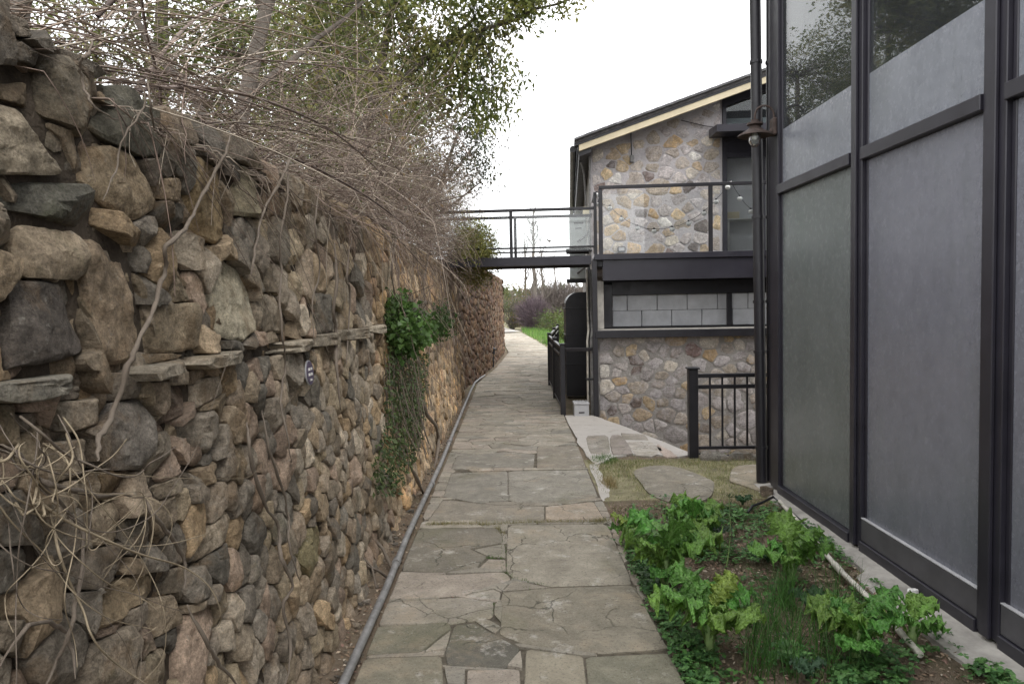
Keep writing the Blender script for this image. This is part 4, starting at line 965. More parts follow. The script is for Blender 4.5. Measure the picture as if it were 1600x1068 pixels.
MB().lathe(q, [(.02, -.02), (.02, .28), (.035, .29), (.035, .31)], 10).build('stem', MT['metal'], sp); MB().lathe(q, [(.05, .312), (.05, .42), (.075, .44), (.075, .46), (.0, .5)], 10).build('lamp_head', MT['metal'], sp)
# ------------------------------------------------------------------ vegetation helpers (vectorised)
def nrm(a): return a/(np.linalg.norm(a, axis=-1, keepdims=True)+1e-12)
def leaves(P, D, N, L, Wd, fold=.25):
    """folded diamond leaves: base P, direction D, face normal N -> verts (n*4), quads as two tris"""
    n = len(P); D = nrm(D); S = nrm(np.cross(D, N)); N = np.cross(S, D); L = np.asarray(L).reshape(-1, 1)*np.ones((n, 1)); Wd = np.asarray(Wd).reshape(-1, 1)*np.ones((n, 1))
    mid = P+D*L*.45
    V = np.stack([P, mid+S*Wd*.5+N*Wd*fold, P+D*L-N*L*.08, mid-S*Wd*.5+N*Wd*fold], 1).reshape(-1, 3)
    b = np.arange(n)[:, None]*4; Fc = np.concatenate([b+np.array([[0, 2, 1]]), b+np.array([[0, 3, 2]])], 0)
    return V, Fc
def tubes(P, r, sides=3):
    """P (N,n,3) polylines, r (N,n) radii"""
    N_, n, _ = P.shape; T = nrm(np.gradient(P, axis=1)); ref = np.where(np.abs(T[:, :1, 2:3]) > .9, np.array([[[1., 0, 0]]]), np.array([[[0, 0, 1.]]]))
    A = nrm(np.cross(T, np.broadcast_to(ref, T.shape))); B = np.cross(T, A)
    ang = np.arange(sides)*2*math.pi/sides
    V = P[:, :, None]+r[:, :, None, None]*(np.cos(ang)[None, None, :, None]*A[:, :, None]+np.sin(ang)[None, None, :, None]*B[:, :, None])
    I = np.arange(N_*n*sides).reshape(N_, n, sides); J = np.roll(I, -1, 2)
    Fc = np.stack([I[:, :-1], J[:, :-1], J[:, 1:], I[:, 1:]], -1).reshape(-1, 4)
    return V.reshape(-1, 3), Fc
def grow(P0, D0, n, step, droop, wig, seed=None):
    """arching shoots: N polylines of n points"""
    N_ = len(P0); P = np.zeros((N_, n, 3)); P[:, 0] = P0; D = nrm(D0); step = np.asarray(step).reshape(-1, 1); droop = np.asarray(droop).reshape(-1, 1)
    bend = rng.normal(0, 1, (N_, 3))*wig
    for i in range(1, n):
        D = nrm(D+np.array([0, 0, -1.])*droop+bend*.5+rng.normal(0, 1, (N_, 3))*wig*.6); P[:, i] = P[:, i-1]+D*step
    return P
def rep(t, k): return np.repeat(np.asarray(t, float), k, 0)
def tints(n, cols, lo=.7, hi=1.25):
    c = np.array(cols)[rng.integers(len(cols), size=n)]; return c*rng.uniform(lo, hi, (n, 1))
def limb_path(a, b, n=7, wig=.06, sag=0.0):
    a, b = np.asarray(a, float), np.asarray(b, float); t = np.linspace(0, 1, n)[:, None]; L = np.linalg.norm(b-a)
    p = a+(b-a)*t+rng.normal(0, wig*L*.35, (n, 3))*np.sin(np.pi*t); p[:, 2] += -sag*np.sin(np.pi*t[:, 0])*L; return p
def leafy_tree(name, label, base, trunk, limbs, blobs, cols, leafL=.075, leafW=.034, cat='tree', group=None, trunk_r=.09, spray=34, twig_r=.006, sig=.11, droop=.35):
    """trunk and limbs: polylines; blobs: (centre, radii, number of sprays). Leaves sit in sprays at the ends of real twigs."""
    t = thing(name, base, label, cat, group)
    m = MB(); m.tube(trunk, np.linspace(trunk_r, trunk_r*.45, len(trunk)), 9); pts = [np.asarray(trunk)[2:]]
    for l, r0 in limbs:
        m.tube(l, np.linspace(r0, r0*.35, len(l)), 7); pts.append(np.asarray(l)[2:])
    m.build('trunk', MT['bark'], t, smooth=True)
    pts = np.vstack(pts); P0, E = [], []
    for c, rad, k in blobs:
        c, rad = np.array(c, float), np.array(rad, float); q = rng.normal(0, 1, (k, 3)); q = nrm(q)*rng.uniform(.25, 1, (k, 1))**.45
        e = c+q*rad; d = ((pts[None]-e[:, None])**2).sum(-1); P0.append(pts[d.argmin(1)]); E.append(e)
    P0, E = np.vstack(P0), np.vstack(E); n = 6; tt = np.linspace(0, 1, n)[None, :, None]
    L = np.linalg.norm(E-P0, axis=1)[:, None, None]
    Q = P0[:, None]*(1-tt)+E[:, None]*tt+np.array([0, 0, 1.])*L*.12*np.sin(np.pi*tt)+rng.normal(0, 1, (len(E), n, 3))*.05*L*np.sin(np.pi*tt)
    rr = np.linspace(1, .35, n)[None]*np.clip(L[:, :, 0]*twig_r*1.2, .003, .022)
    V, Fc = tubes(Q, rr*np.ones((len(E), n)), 4); mesh_obj('branches', V, Fc, MT['bark'], t, smooth=True)['kind'] = 'stuff'
    k = spray; f = rng.uniform(.55, 1.05, (len(E), k)); ax = nrm(E-Q[:, 2])
    C_ = np.repeat(E, k, 0)+np.repeat(ax, k, 0)*((f.reshape(-1, 1)-.8)*.45)+rng.normal(0, sig, (len(E)*k, 3))*np.array([1, 1, .75])
    D = rng.normal(0, 1, C_.shape)+np.array([0, 0, -droop])+np.repeat(ax, k, 0)*.6; Nn = rng.normal(0, .7, C_.shape)+np.array([0, 0, 1.])
    sc = rng.uniform(.6, 1.2, len(C_)); V, Fc = leaves(C_, D, Nn, leafL*sc, leafW*sc)
    spt = np.repeat(tints(len(E), cols, .75, 1.25), k, 0)*rng.uniform(.75, 1.25, (len(C_), 1))
    mesh_obj('crown', V, Fc, MT['leaf'], t, tint=rep(spt, 4))['kind'] = 'stuff'
    return t
GRN = [(.135, .165, .052), (.165, .195, .06), (.105, .135, .048), (.25, .245, .09)]
YEL = [(.20, .22, .055), (.27, .26, .075), (.17, .19, .05), (.25, .22, .07)]
# ------------------------------------------------------------------ trees on the terrace
b = np.array
t1 = [(-2.35, 6.0, 2.0), (-2.25, 6.0, 2.7), (-2.12, 6.05, 3.3), (-1.95, 6.1, 4.0), (-1.75, 6.2, 4.8), (-1.6, 6.3, 5.8), (-1.5, 6.4, 7.0)]
leafy_tree('evergreen_tree', 'evergreen tree with thick grey leaning trunk just behind the bramble, nearest to the viewer', (-2.35, 6.0, 2.0), t1,
  [(limb_path((-2.12, 6.05, 3.3), (-1.15, 6.9, 4.5)), .032), (limb_path((-1.95, 6.1, 4.0), (-2.9, 6.6, 5.6)), .05), (limb_path((-1.75, 6.2, 4.8), (-.6, 7.2, 6.0)), .045), (limb_path((-2.25, 6, 2.8), (-3.0, 5.6, 4.3)), .045)],
  [((-1.5, 6.8, 4.8), (.8, .8, .6), 46), ((-2.4, 6.4, 5.4), (1.0, 1.0, .7), 70), ((-.9, 7.1, 5.9), (.9, .9, .8), 60), ((-1.7, 6.4, 6.9), (1.4, 1.3, .9), 90), ((-3.0, 5.6, 4.5), (.7, .7, .5), 30), ((-1.5, 7.2, 4.0), (.5, .5, .45), 22)], GRN+YEL[:1], trunk_r=.075)
t2 = [(-2.1, 8.5, 2.0), (-1.95, 8.5, 2.7), (-1.80, 8.5, 3.2), (-1.62, 8.5, 3.7), (-1.45, 8.5, 4.2), (-1.3, 8.6, 5.0), (-1.2, 8.7, 6.2)]
leafy_tree('evergreen_tree', 'evergreen tree whose leafy branches reach out to the right above the path', (-2.1, 8.5, 2.0), t2,
  [(limb_path((-1.80, 8.5, 3.2), (-1.15, 8.4, 3.95)), .045), (limb_path((-1.62, 8.5, 3.7), (-.35, 8.3, 4.75), 8), .055), (limb_path((-.75, 8.35, 4.45), (.75, 8.1, 4.88), 8), .028), (limb_path((-1.45, 8.5, 4.2), (-2.2, 8.9, 5.3)), .04), (limb_path((-1.3, 8.6, 5.0), (-.2, 8.5, 6.2)), .04)],
  [((-.75, 8.4, 4.75), (.62, .6, .45), 62), ((-.30, 8.3, 4.2), (.42, .4, .38), 38), ((-.1, 8.2, 4.85), (.5, .4, .3), 44), ((.45, 8.1, 4.9), (.42, .3, .16), 24), ((-1.1, 8.4, 3.9), (.5, .5, .45), 44), ((-1.5, 8.6, 4.6), (.7, .6, .6), 50), ((-1.0, 8.6, 5.8), (1.2, 1.0, .8), 110), ((-.1, 8.5, 6.0), (.8, .8, .5), 60), ((-2.1, 8.9, 5.3), (.7, .7, .6), 40), ((-.2, 8.3, 3.75), (.25, .25, .25), 16), ((-.75, 8.4, 4.2), (.4, .4, .35), 26)], GRN+YEL[:2], trunk_r=.08)
t3 = [(-1.5, 11.6, 2.1), (-1.3, 11.6, 2.8), (-1.1, 11.7, 3.4), (-.95, 11.8, 3.9), (-.8, 11.8, 4.3)]
leafy_tree('small_tree', 'small dark green tree at the far end of the bramble, above the footbridge end', (-1.5, 11.6, 2.1), t3,
  [(limb_path((-1.1, 11.7, 3.4), (-.5, 11.6, 4.1)), .025), (limb_path((-1.2, 11.7, 3.0), (-.45, 11.6, 3.5)), .025)],
  [((-.62, 11.7, 4.25), (.42, .4, .42), 44), ((-.5, 11.6, 3.7), (.3, .3, .3), 24), ((-1.1, 11.8, 4.0), (.5, .5, .5), 36)], [(.05, .068, .03), (.07, .085, .035), (.08, .07, .035)], leafL=.06, leafW=.03, trunk_r=.05)
t4 = [(-3.2, 4.6, 2.0), (-3.05, 4.6, 3.0), (-2.95, 4.7, 4.0), (-2.8, 4.8, 5.2), (-2.7, 4.9, 6.6)]
leafy_tree('evergreen_tree', 'evergreen tree with a slim straight trunk at the left, behind the wall top', (-3.2, 4.6, 2.0), t4,
  [(limb_path((-3.0, 4.6, 3.4), (-2.2, 4.6, 4.6)), .04), (limb_path((-2.95, 4.7, 4.0), (-4.0, 4.6, 5.4)), .04)],
  [((-2.3, 4.7, 4.9), (.8, .8, .6), 50), ((-3.6, 4.6, 5.4), (.9, .9, .8), 50), ((-2.7, 4.8, 6.5), (1.2, 1.2, .9), 70)], GRN, trunk_r=.08)
for k, (x, y, lab) in enumerate(((-4.6, 9.5, 'broad evergreen tree standing farthest back on the terrace, seen through bare twigs'), (-3.4, 12.5, 'evergreen tree on the terrace behind the far half of the bramble'), (-4.3, 16.5, 'tall evergreen tree on the terrace above the rubble wall'), (-3.5, 19.6, 'tall evergreen tree beyond the rubble wall, showing above the bramble'), (-5.2, 21.0, 'farthest evergreen tree along the terrace, mostly hidden by nearer crowns'))):
    tr = [(x, y, 2.2), (x+.1, y, 3.2), (x+.15, y+.1, 4.4), (x+.3, y, 6.0), (x+.3, y, 7.4)]
    leafy_tree('evergreen_tree', lab, (x, y, 2.2), tr, [(limb_path((x+.1, y, 3.2), (x+1.3, y-.3, 4.6)), .05), (limb_path((x+.12, y, 3.9), (x-1.2, y, 5.5)), .05)],
      [((x+1.1, y-.2, 4.5), (1.1, 1, .9), 90), ((x, y, 5.2), (1.6, 1.4, 1.2), 170), ((x+.2, y, 7.2), (1.8, 1.6, 1.4), 190), ((x+.9, y-.2, 3.4), (.9, .8, .6), 50)], GRN, trunk_r=.12, leafL=.09, leafW=.042, sig=.16)
# yellow-green bush hanging over the corner of the wall under the footbridge end
def bush(name, label, base, blobs, cols, L, Wd, cat='bush', k=26, sig=.07, stem=.012, bare=False):
    t = thing(name, base, label, cat); base = np.array(base, float); P0, E = [], []
    for c, rad, n in blobs:
        q = nrm(rng.normal(0, 1, (n, 3)))*rng.uniform(.2, 1, (n, 1))**.4; E.append(np.array(c)+q*np.array(rad)); P0.append(np.repeat(base[None], n, 0)+rng.normal(0, .06, (n, 3))*np.array([1, 1, .2]))
    E, P0 = np.vstack(E), np.vstack(P0); n = 6; tt = np.linspace(0, 1, n)[None, :, None]; LL = np.linalg.norm(E-P0, axis=1)[:, None, None]
    Q = P0[:, None]*(1-tt)+E[:, None]*tt+rng.normal(0, 1, (len(E), n, 3))*.05*LL*np.sin(np.pi*tt)+np.array([0, 0, 1])*LL*.1*np.sin(np.pi*tt)
    V, Fc = tubes(Q, np.linspace(1, .3, n)[None]*stem*np.ones((len(E), 1)), 3); mesh_obj('stem', V, Fc, MT['bark'], t)['kind'] = 'stuff'
    C_ = np.repeat(E, k, 0)+rng.normal(0, sig, (len(E)*k, 3)); D = rng.normal(0, 1, C_.shape)+np.array([0, 0, -.2]); Nn = rng.normal(0, .6, C_.shape)+np.array([0, 0, 1.])
    if bare:
        D = np.repeat(nrm(E-base), k, 0)+rng.normal(0, .45, C_.shape); Lq = L*rng.uniform(.5, 1.3, len(C_)); PP = np.stack([C_, C_+nrm(D)*Lq[:, None]*.5, C_+nrm(D+rng.normal(0, .2, D.shape))*Lq[:, None]], 1)
        V, Fc = tubes(PP, np.array([[1, .8, .4]])*Wd*np.ones((len(C_), 1)), 3); mesh_obj('twigs', V, Fc, MT['twig'], t, tint=rep(tints(len(C_), cols), 9))['kind'] = 'stuff'
    else:
        sc = rng.uniform(.6, 1.25, len(C_)); V, Fc = leaves(C_, D, Nn, L*sc, Wd*sc)
        mesh_obj('foliage', V, Fc, MT['leaf'], t, tint=rep(np.repeat(tints(len(E), cols, .75, 1.2), k, 0)*rng.uniform(.8, 1.2, (len(C_), 1)), 4))['kind'] = 'stuff'
    return t
bush('yellow_bush', 'yellow-green small-leaved bush spilling over the wall corner under the footbridge end', (-1.0, 12.4, 2.15), [((-.52, 11.2, 2.2), (.28, .5, .34), 120), ((-.40, 11.0, 2.5), (.2, .5, .3), 80), ((-.55, 10.2, 2.5), (.2, .4, .3), 50)], YEL, .035, .02, k=34, sig=.07, stem=.006)
bush('wall_shrub', 'glossy green leafy shrub growing out of the middle of the stone wall', on_wall(640, 505, -.05),
     [(on_wall(632, 522, .10), (.10, .42, .12), 80), (on_wall(660, 514, .09), (.09, .4, .10), 52), (on_wall(622, 488, .06), (.07, .25, .12), 30)], [(.075, .145, .035), (.06, .115, .03), (.10, .18, .045)], .062, .045, cat='shrub', k=12, sig=.05, stem=.005)
bush('fern_tuft', 'small green leafy tuft on the wall to the right of the glossy shrub', on_wall(692, 508, -.04), [(on_wall(690, 505, .1), (.1, .5, .16), 40), (on_wall(682, 495, .06), (.08, .3, .12), 16)], [(.05, .10, .025), (.04, .08, .02)], .055, .035, k=12, sig=.05, stem=.004)
# ivy clinging to the wall below the shrub
def on_face(n, poly, off): # random points on the wall face inside a photo-traced outline
    q = [on_wall(*p) for p in poly]; uv = [(a[1], a[2]) for a in q]; us = [a[0] for a in uv]; vs_ = [a[1] for a in uv]; P = []
    while len(P) < n:
        u, v = rng.uniform(min(us), max(us)), rng.uniform(min(vs_), max(vs_))
        if inside((u, v), uv): P.append((wall_x(v)+off+rng.uniform(0, .05), u, v))
    return np.array(P)
iv = thing('creeping_ivy', on_wall(620, 740, .02), 'dark small-leaved creeper hanging down the wall below the glossy shrub', 'creeper')
P = np.vstack([on_face(1900, [(590, 560), (660, 550), (655, 640), (645, 700), (610, 770), (575, 775), (570, 715), (592, 660)], .02), on_face(420, [(596, 470), (625, 460), (640, 560), (596, 566)], .01)])
D = rng.normal(0, .5, P.shape)+np.array([.5, 0, -.7]); Nn = rng.normal(0, .4, P.shape)+np.array([1., 0, .4])
V, Fc = leaves(P, D, Nn, rng.uniform(.025, .05, len(P)), rng.uniform(.016, .03, len(P))); mesh_obj('foliage', V, Fc, MT['leaf'], iv, tint=rep(tints(len(P), [(.075, .11, .04), (.10, .14, .05), (.06, .085, .036), (.12, .165, .06)]), 4))['kind'] = 'stuff'
P0 = on_face(90, [(590, 550), (655, 550), (640, 640), (600, 640)], .015); Q = grow(P0, np.tile([.1, 0, -1.], (90, 1)), 8, .07, .3, .12); Q[:, :, 0] = np.maximum(Q[:, :, 0], wall_x(Q[:, :, 2])+.02)
V, Fc = tubes(Q, .004*np.ones((90, 8)), 3); mesh_obj('stem', V, Fc, MT['vine'], iv)['kind'] = 'stuff'

# ------------------------------------------------------------------ bramble: a tangle of dry shoots over the wall top
bt = thing('bramble_thicket', (-1.1, 6, 2.15), 'tangled mass of bare grey-brown bramble shoots arching over the top of the stone wall', 'bramble')
TW = [(.27, .21, .17), (.19, .145, .12), (.34, .28, .23), (.14, .105, .09), (.24, .18, .15), (.42, .36, .29)]
def shoots(N_, y0, y1, x0, x1, z0, z1, dirm, dsp, n, step, droop, wig, r, keep=True):
    P0 = np.column_stack([rng.uniform(x0, x1, N_), rng.uniform(y0, y1, N_), rng.uniform(z0, z1, N_)])
    D0 = np.array(dirm)+rng.normal(0, 1, (N_, 3))*np.array(dsp); Q = grow(P0, D0, n, step*rng.uniform(.6, 1.3, N_), droop*rng.uniform(.5, 1.5, N_), wig)
    if keep:
        f = wall_x(Q[:, :, 2])+.03; Q[:, :, 0] = np.where(Q[:, :, 2] < 2.12, np.maximum(Q[:, :, 0], f), Q[:, :, 0]); Q[:, :, 2] = np.maximum(Q[:, :, 2], .05); Q[:, :, 0] = np.where(Q[:, :, 0] > -.45, -.45+(Q[:, :, 0]+.45)*.25, Q[:, :, 0])
    return tubes(Q, np.linspace(1, .35, n)[None]*r*.88*rng.uniform(.5, 1.5, (N_, 1)), 3), N_*n*3, N_
def thicket(name, parts, cols=TW):
    Vs, Fs, T, k = [], [], [], 0
    for (V, Fc), nv, N_ in parts: Vs.append(V); Fs.append(Fc+k); k += len(V); T.append(np.repeat(tints(N_, cols, .7, 1.3), nv//N_, 0))
    mesh_obj(name, np.vstack(Vs), np.vstack(Fs), MT['twig'], bt, tint=np.vstack(T))['kind'] = 'stuff'
thicket('long_shoots', [shoots(400, 1.6, 8, -2.0, -1.0, 2.15, 2.7, (.36, .8, .3), (.25, .4, .25), 14, .12, .045, .035, .0034),
                        shoots(520, 5, 12.6, -1.7, -.9, 2.2, 3.0, (.3, .15, .5), (.4, .8, .35), 14, .10, .05, .08, .004),
                        shoots(200, 1.2, 4.5, -1.8, -1.1, 2.12, 2.45, (.32, .85, .3), (.2, .4, .2), 14, .10, .045, .03, .003)])
thicket('thick_shoots', [shoots(9, 1.5, 3.6, -1.7, -1.1, 2.15, 2.5, (.2, .6, .5), (.3, .5, .2), 12, .16, .06, .05, .009), shoots(22, 4, 12, -1.6, -1.0, 2.1, 2.6, (.3, .2, .6), (.4, .6, .2), 12, .14, .07, .05, .007)], [(.13, .10, .09), (.17, .135, .12)])
thicket('fine_twigs', [shoots(1300, 4.0, 12.6, -1.5, -.75, 2.15, 3.0, (.2, .0, .15), (.6, .9, .5), 9, .07, .02, .16, .0026),
                       shoots(1500, 7.0, 12.6, -1.4, -.6, 2.25, 3.7, (.15, .0, .1), (.6, .9, .6), 9, .07, .02, .16, .0028),
                       shoots(420, 1.3, 5, -1.6, -1.0, 2.12, 2.4, (.3, .6, .15), (.4, .6, .35), 9, .06, .04, .10, .002)])
thicket('hanging_twigs', [shoots(230, 3.5, 12.7, -.98, -.85, 2.0, 2.3, (.3, .0, -.1), (.3, .7, .4), 11, .06, .13, .16, .003),
                          shoots(130, 5.5, 12.7, -.93, -.84, 1.2, 2.1, (.05, .0, -1), (.05, .3, .3), 11, .09, .1, .12, .0035)])
# a few leaves caught in it
P = np.column_stack([rng.uniform(-1.5, -.5, 420), rng.uniform(4, 12.6, 420), rng.uniform(2.2, 3.4, 420)]); V, Fc = leaves(P, rng.normal(0, 1, P.shape), rng.normal(0, .5, P.shape)+np.array([0, 0, 1.]), rng.uniform(.03, .06, 420), rng.uniform(.015, .03, 420))
mesh_obj('leaf_scatter', V, Fc, MT['leaf'], bt, tint=rep(tints(420, [(.08, .11, .03), (.2, .13, .05), (.12, .1, .04)]), 4))['kind'] = 'stuff'

# ------------------------------------------------------------------ single vines hanging on or climbing the wall
def vine(px, r0, r1, label, off=.05, mat='vine', name='dry_vine'):
    P = [on_wall(x, y, off+.02*math.sin(i*1.7)) for i, (x, y) in enumerate(px)]; F_ = []
    for i in range(len(P)-1):                           # Catmull-Rom through the traced points
        p0, p1, p2, p3 = P[max(i-1, 0)], P[i], P[i+1], P[min(i+2, len(P)-1)]
        for t in np.linspace(0, 1, 6)[:-1]: F_.append(.5*((2*p1)+(p2-p0)*t+(2*p0-5*p1+4*p2-p3)*t*t+(3*p1-p0-3*p2+p3)*t**3)+rng.normal(0, .0018, 3))
    F_.append(P[-1]); F_ = np.array(F_); rr = .8*np.linspace(r0, r1, len(F_))*np.minimum(1, .25+np.minimum(np.arange(len(F_)), np.arange(len(F_))[::-1])/6.)*(1+.25*vnoise(np.column_stack([np.arange(len(F_))*1.7, np.ones(len(F_)), np.full(len(F_), r1*999)])))*(1+.15*vnoise(np.column_stack([np.arange(len(F_))*.6, np.zeros(len(F_)), np.full(len(F_), r0*999)])))
    return props(MB().tube(F_, rr, 8).build(name, MT[mat], None, origin=P[-1], smooth=True), label, 'vine', 'dry vines on the stone wall')
VN = [
 ([(362,200),(352,240),(335,270),(312,312),(294,350),(262,386),(257,420),(240,480),(216,536),(198,574),(181,636),(157,682),(152,720)], .006, .008, 'thickest pale vine stem running diagonally down the near part of the wall'),
 ([(466,225),(446,266),(431,296),(412,330),(397,400),(393,432)], .008, .005, 'pale vine hanging from the bramble to the tip of a tall pointed stone'),
 ([(449,250),(449,311),(437,375),(440,420),(437,454),(440,523),(446,572),(438,627),(450,683),(455,722)], .006, .004, 'long wavy vine hanging past the left side of the round plaque'),
 ([(230,122),(234,157),(240,195),(251,213),(256,203)], .0045, .003, 'short pale hooked vine against the big dark stone near the wall top'),
 ([(146,62),(139,86),(125,97),(129,127),(142,161),(182,189)], .005, .003, 'short pale zigzag vine nearest to the top left of the wall'),
 ([(198,109),(227,157),(195,213),(180,270),(161,315)], .0035, .0022, 'thin vine curving down across the rounded brown stone below the wall top'),
 ([(386,660),(390,700),(409,775),(435,824),(439,872),(457,914),(442,947),(454,1007),(446,1075)], .008, .007, 'twisting vine stem down the lower wall, ending at the soil beside the path'),
 ([(410,640),(420,700),(442,767),(450,809),(452,850),(468,905)], .006, .005, 'vine stem crossing the twisting one low on the wall'),
 ([(225,775),(240,805),(270,842),(289,880),(287,921)], .007, .006, 'dark vine stem curving down below the fan of dry grass stalks'),
 ([(290,945),(322,1000),(345,1037),(375,1075)], .007, .006, 'straight dark vine stem low on the wall, slanting to the bottom edge'),
 ([(-10,690),(30,711),(64,756),(124,824),(127,895),(112,977),(90,1030),(67,1075)], .005, .005, 'long pale dry stalk curving through the bottom left corner of the wall'),
 ([(-10,1055),(45,977),(94,979),(112,1011),(118,1060)], .005, .005, 'arched dry stalk at the very bottom left, over grey stones'),
 ([(60,745),(82,758),(150,772),(235,775)], .008, .005, 'dark horizontal vine stub low on the near wall'),
 ([(523,380),(526,440),(521,485),(526,521),(525,560),(532,640)], .012, .009, 'straight brown vine stem running down just right of the plaque'),
 ([(550,370),(541,431),(547,455),(544,520),(541,575)], .008, .005, 'thin straight vine stem between the plaque and the glossy shrub'),
 ([(655,600),(665,643),(681,666),(685,693),(677,738)], .022, .026, 'thick crooked vine trunk rooted at the wall foot right of the dark creeper'),
 ([(640,725),(650,745),(665,780)], .02, .022, 'short thick root stump at the wall foot below the dark creeper'),
 ([(612,300),(620,360),(612,420),(618,470)], .010, .008, 'brown vine stem dropping from the bramble to the glossy shrub'),
 ([(500,290),(492,350),(500,420),(488,470),(492,540)], .006, .004, 'thin brown vine dropping from the bramble above the plaque'),
 ([(660,330),(668,400),(662,450),(672,520),(668,590)], .012, .010, 'brown vine stem at the far end of the wall behind the leafy tuft'),
]
for a in VN: vine(*a)
# fan of dry grass stalks sprouting low on the wall, and a tuft at the left edge
def fan(label, c, arcs, r=.0013):
    t = thing('dry_stalks', c, label, 'dry grass', 'dry stalks on the stone wall'); c = np.array(c)
    for e in arcs:
        e = e+rng.normal(0, .02, 3); m_ = (c+e)/2+np.array([rng.uniform(.02, .07), rng.normal(0, .03), rng.uniform(-.02, .06)]); tt = np.linspace(0, 1, 9)[:, None]; P = (1-tt)**2*c+2*tt*(1-tt)*m_+tt**2*e
        MB().tube(P, np.linspace(r, r*.5, 9), 5).build('stalk', MT['dirty_straw'], t)
MT['dirty_straw'] = simple_mat('dry_straw', (.30, .245, .17), .8, .3, 30, 0, .2)
c = on_wall(225, 775, .05); fan('fan of pale dry grass stalks sprouting low from the near wall', c, [on_wall(x, y, .06) for x, y in ((150, 850), (160, 878), (175, 910), (185, 905), (205, 893), (240, 885), (262, 850), (120, 800), (135, 770), (100, 890), (90, 830))])
tg = thing('vine_tangle', on_wall(60, 800, .05), 'loose tangle of thin dry vine stalks over the bottom left part of the wall', 'vine')
for k in range(34):                                      # long loose loops, each its own stalk
    x, y = rng.uniform(-60, 110), rng.uniform(640, 820); P = [on_wall(x, y, .04)]; dx, dy = rng.normal(12, 18), rng.uniform(10, 45)
    for i in range(9):
        x += dx; y += dy; dx += rng.normal(0, 12)-.06*(x-90); dy += rng.normal(-2, 9); P.append(on_wall(x, min(y, 1120), .05+.05*abs(math.sin(i*.8+k))))
    P = np.array(P); tt = np.linspace(0, 9, 37); Q = np.column_stack([np.interp(tt, np.arange(10), P[:, j]) for j in range(3)])
    for _ in range(4): Q[1:-1] = (Q[:-2]+2*Q[1:-1]+Q[2:])/4
    MB().tube(Q, np.linspace(1, .4, 37)*rng.choice([.0012, .0016, .002, .003]), 5).build('stalk', MT['dirty_straw' if k % 3 else 'vine'], tg, smooth=True)
# loose dead sticks at the foot of the wall
for px, lab, r in (([(537,832),(560,862),(581,885),(588,918)], 'forked pale stick leaning against the wall foot', .006), ([(553,815),(575,833),(597,855),(614,890)], 'thick dead stick lying from the wall to the grey conduit', .011), ([(545,868),(570,882),(590,890),(607,903)], 'short dead branch beside the conduit, under the leaning stick', .008)):
    P = []
    for i, (x, y) in enumerate(px): P.append(on_plane(x, y, (1, 0, .55), -.80+.02*i))
    props(MB().tube(P, np.linspace(r*.8, r, len(P)), 7).build('dead_stick', MT['vine'], None, smooth=True), lab, 'stick')
# ------------------------------------------------------------------ garden bed: mustard greens, chives, ground cover, litter
def mustard_leaf(base, az, L, Wd, arch, seed, curl=.5, roll=0.0):
    """one broad crinkled leaf: arching midrib, lobed and ruffled margin; returns verts, faces, tints"""
    r_ = np.random.default_rng(seed); nu, nv = 34, 25; u = np.linspace(0, 1, nu); s = np.linspace(-1, 1, nv)
    th = math.radians(78)-u**1.35*math.radians(arch); du = L/(nu-1)
    x = np.concatenate([[0], np.cumsum(np.cos(th[:-1])*du)]); z = np.concatenate([[0], np.cumsum(np.sin(th[:-1])*du)])
    prof = np.where(u < .25, .12+.2*u, .17+.83*np.clip((u-.25)/.33, 0, 1)**.8)*np.clip((1.03-u)/.26, 0, 1)**.42
    prof = prof*(1+.10*np.sin(u*24+seed)*np.clip((u-.2)*4, 0, 1))
    U, S_ = np.meshgrid(u, s, indexing='ij'); hw = prof[:, None]*Wd*.5
    lobes = 1+(.13*np.sin(U*44+np.sign(S_)*2+seed)+.10*np.sin(U*83+S_*2))*np.abs(S_)**3; side = S_*hw*lobes
    p = np.stack([U*L*62, side*62, np.full_like(U, seed*1.7)], -1)
    ruff = (.030*np.sin(U*27+seed+np.sign(S_)*1.2)*np.abs(S_)**2.2+.024*np.sin(U*58+S_*6+seed)*np.abs(S_)**1.6)*np.clip((U-.15)*3, 0, 1)*L/.3
    blist = .017*(.6-np.abs(vnoise(p)))*np.clip((U-.2)*4, 0, 1)*(np.abs(S_) > .05)*L/.25-.006*np.cos(S_*math.pi*.5)**8
    cup = -curl*hw*S_**2*.55
    nx, nz = -np.sin(th), np.cos(th); off = ruff+blist*1.3+cup
    X = x[:, None]+nx[:, None]*off; Z = z[:, None]+nz[:, None]*off; Yl = side+.006*vnoise(p*1.3)
    Yl = Yl+roll*X*.4
    ca, sa = math.cos(az), math.sin(az)
    V = np.stack([base[0]+X*ca-Yl*sa, base[1]+X*sa+Yl*ca, base[2]+Z], -1).reshape(-1, 3)
    I = np.arange(nu*nv).reshape(nu, nv); Fc = np.stack([I[:-1, :-1], I[1:, :-1], I[1:, 1:], I[:-1, 1:]], -1).reshape(-1, 4)
    vein = np.exp(-(S_/.07)**2)*np.clip(1.2-U, 0, 1)+.5*np.exp(-((np.mod(U*9-np.abs(S_)*1.6, 1)-.5)/.09)**2)*(U > .2)
    g0 = np.array([.135, .30, .055])*r_.uniform(.8, 1.25)*np.array([r_.uniform(.8, 1.35)+(.45 if r_.random() < .07 else 0), 1, 1]); g1 = np.array([.32, .48, .17])
    T = g0[None, None]*(1-.6*np.clip(vein, 0, 1)[..., None])+g1*(.6*np.clip(vein, 0, 1)[..., None]); T = T*(1+.25*vnoise(p*.8))[..., None]
    T[:4] = T[:4]*.4+np.array([.25, .36, .14])*.6
    return V, Fc, np.clip(T, .004, .9).reshape(-1, 3)
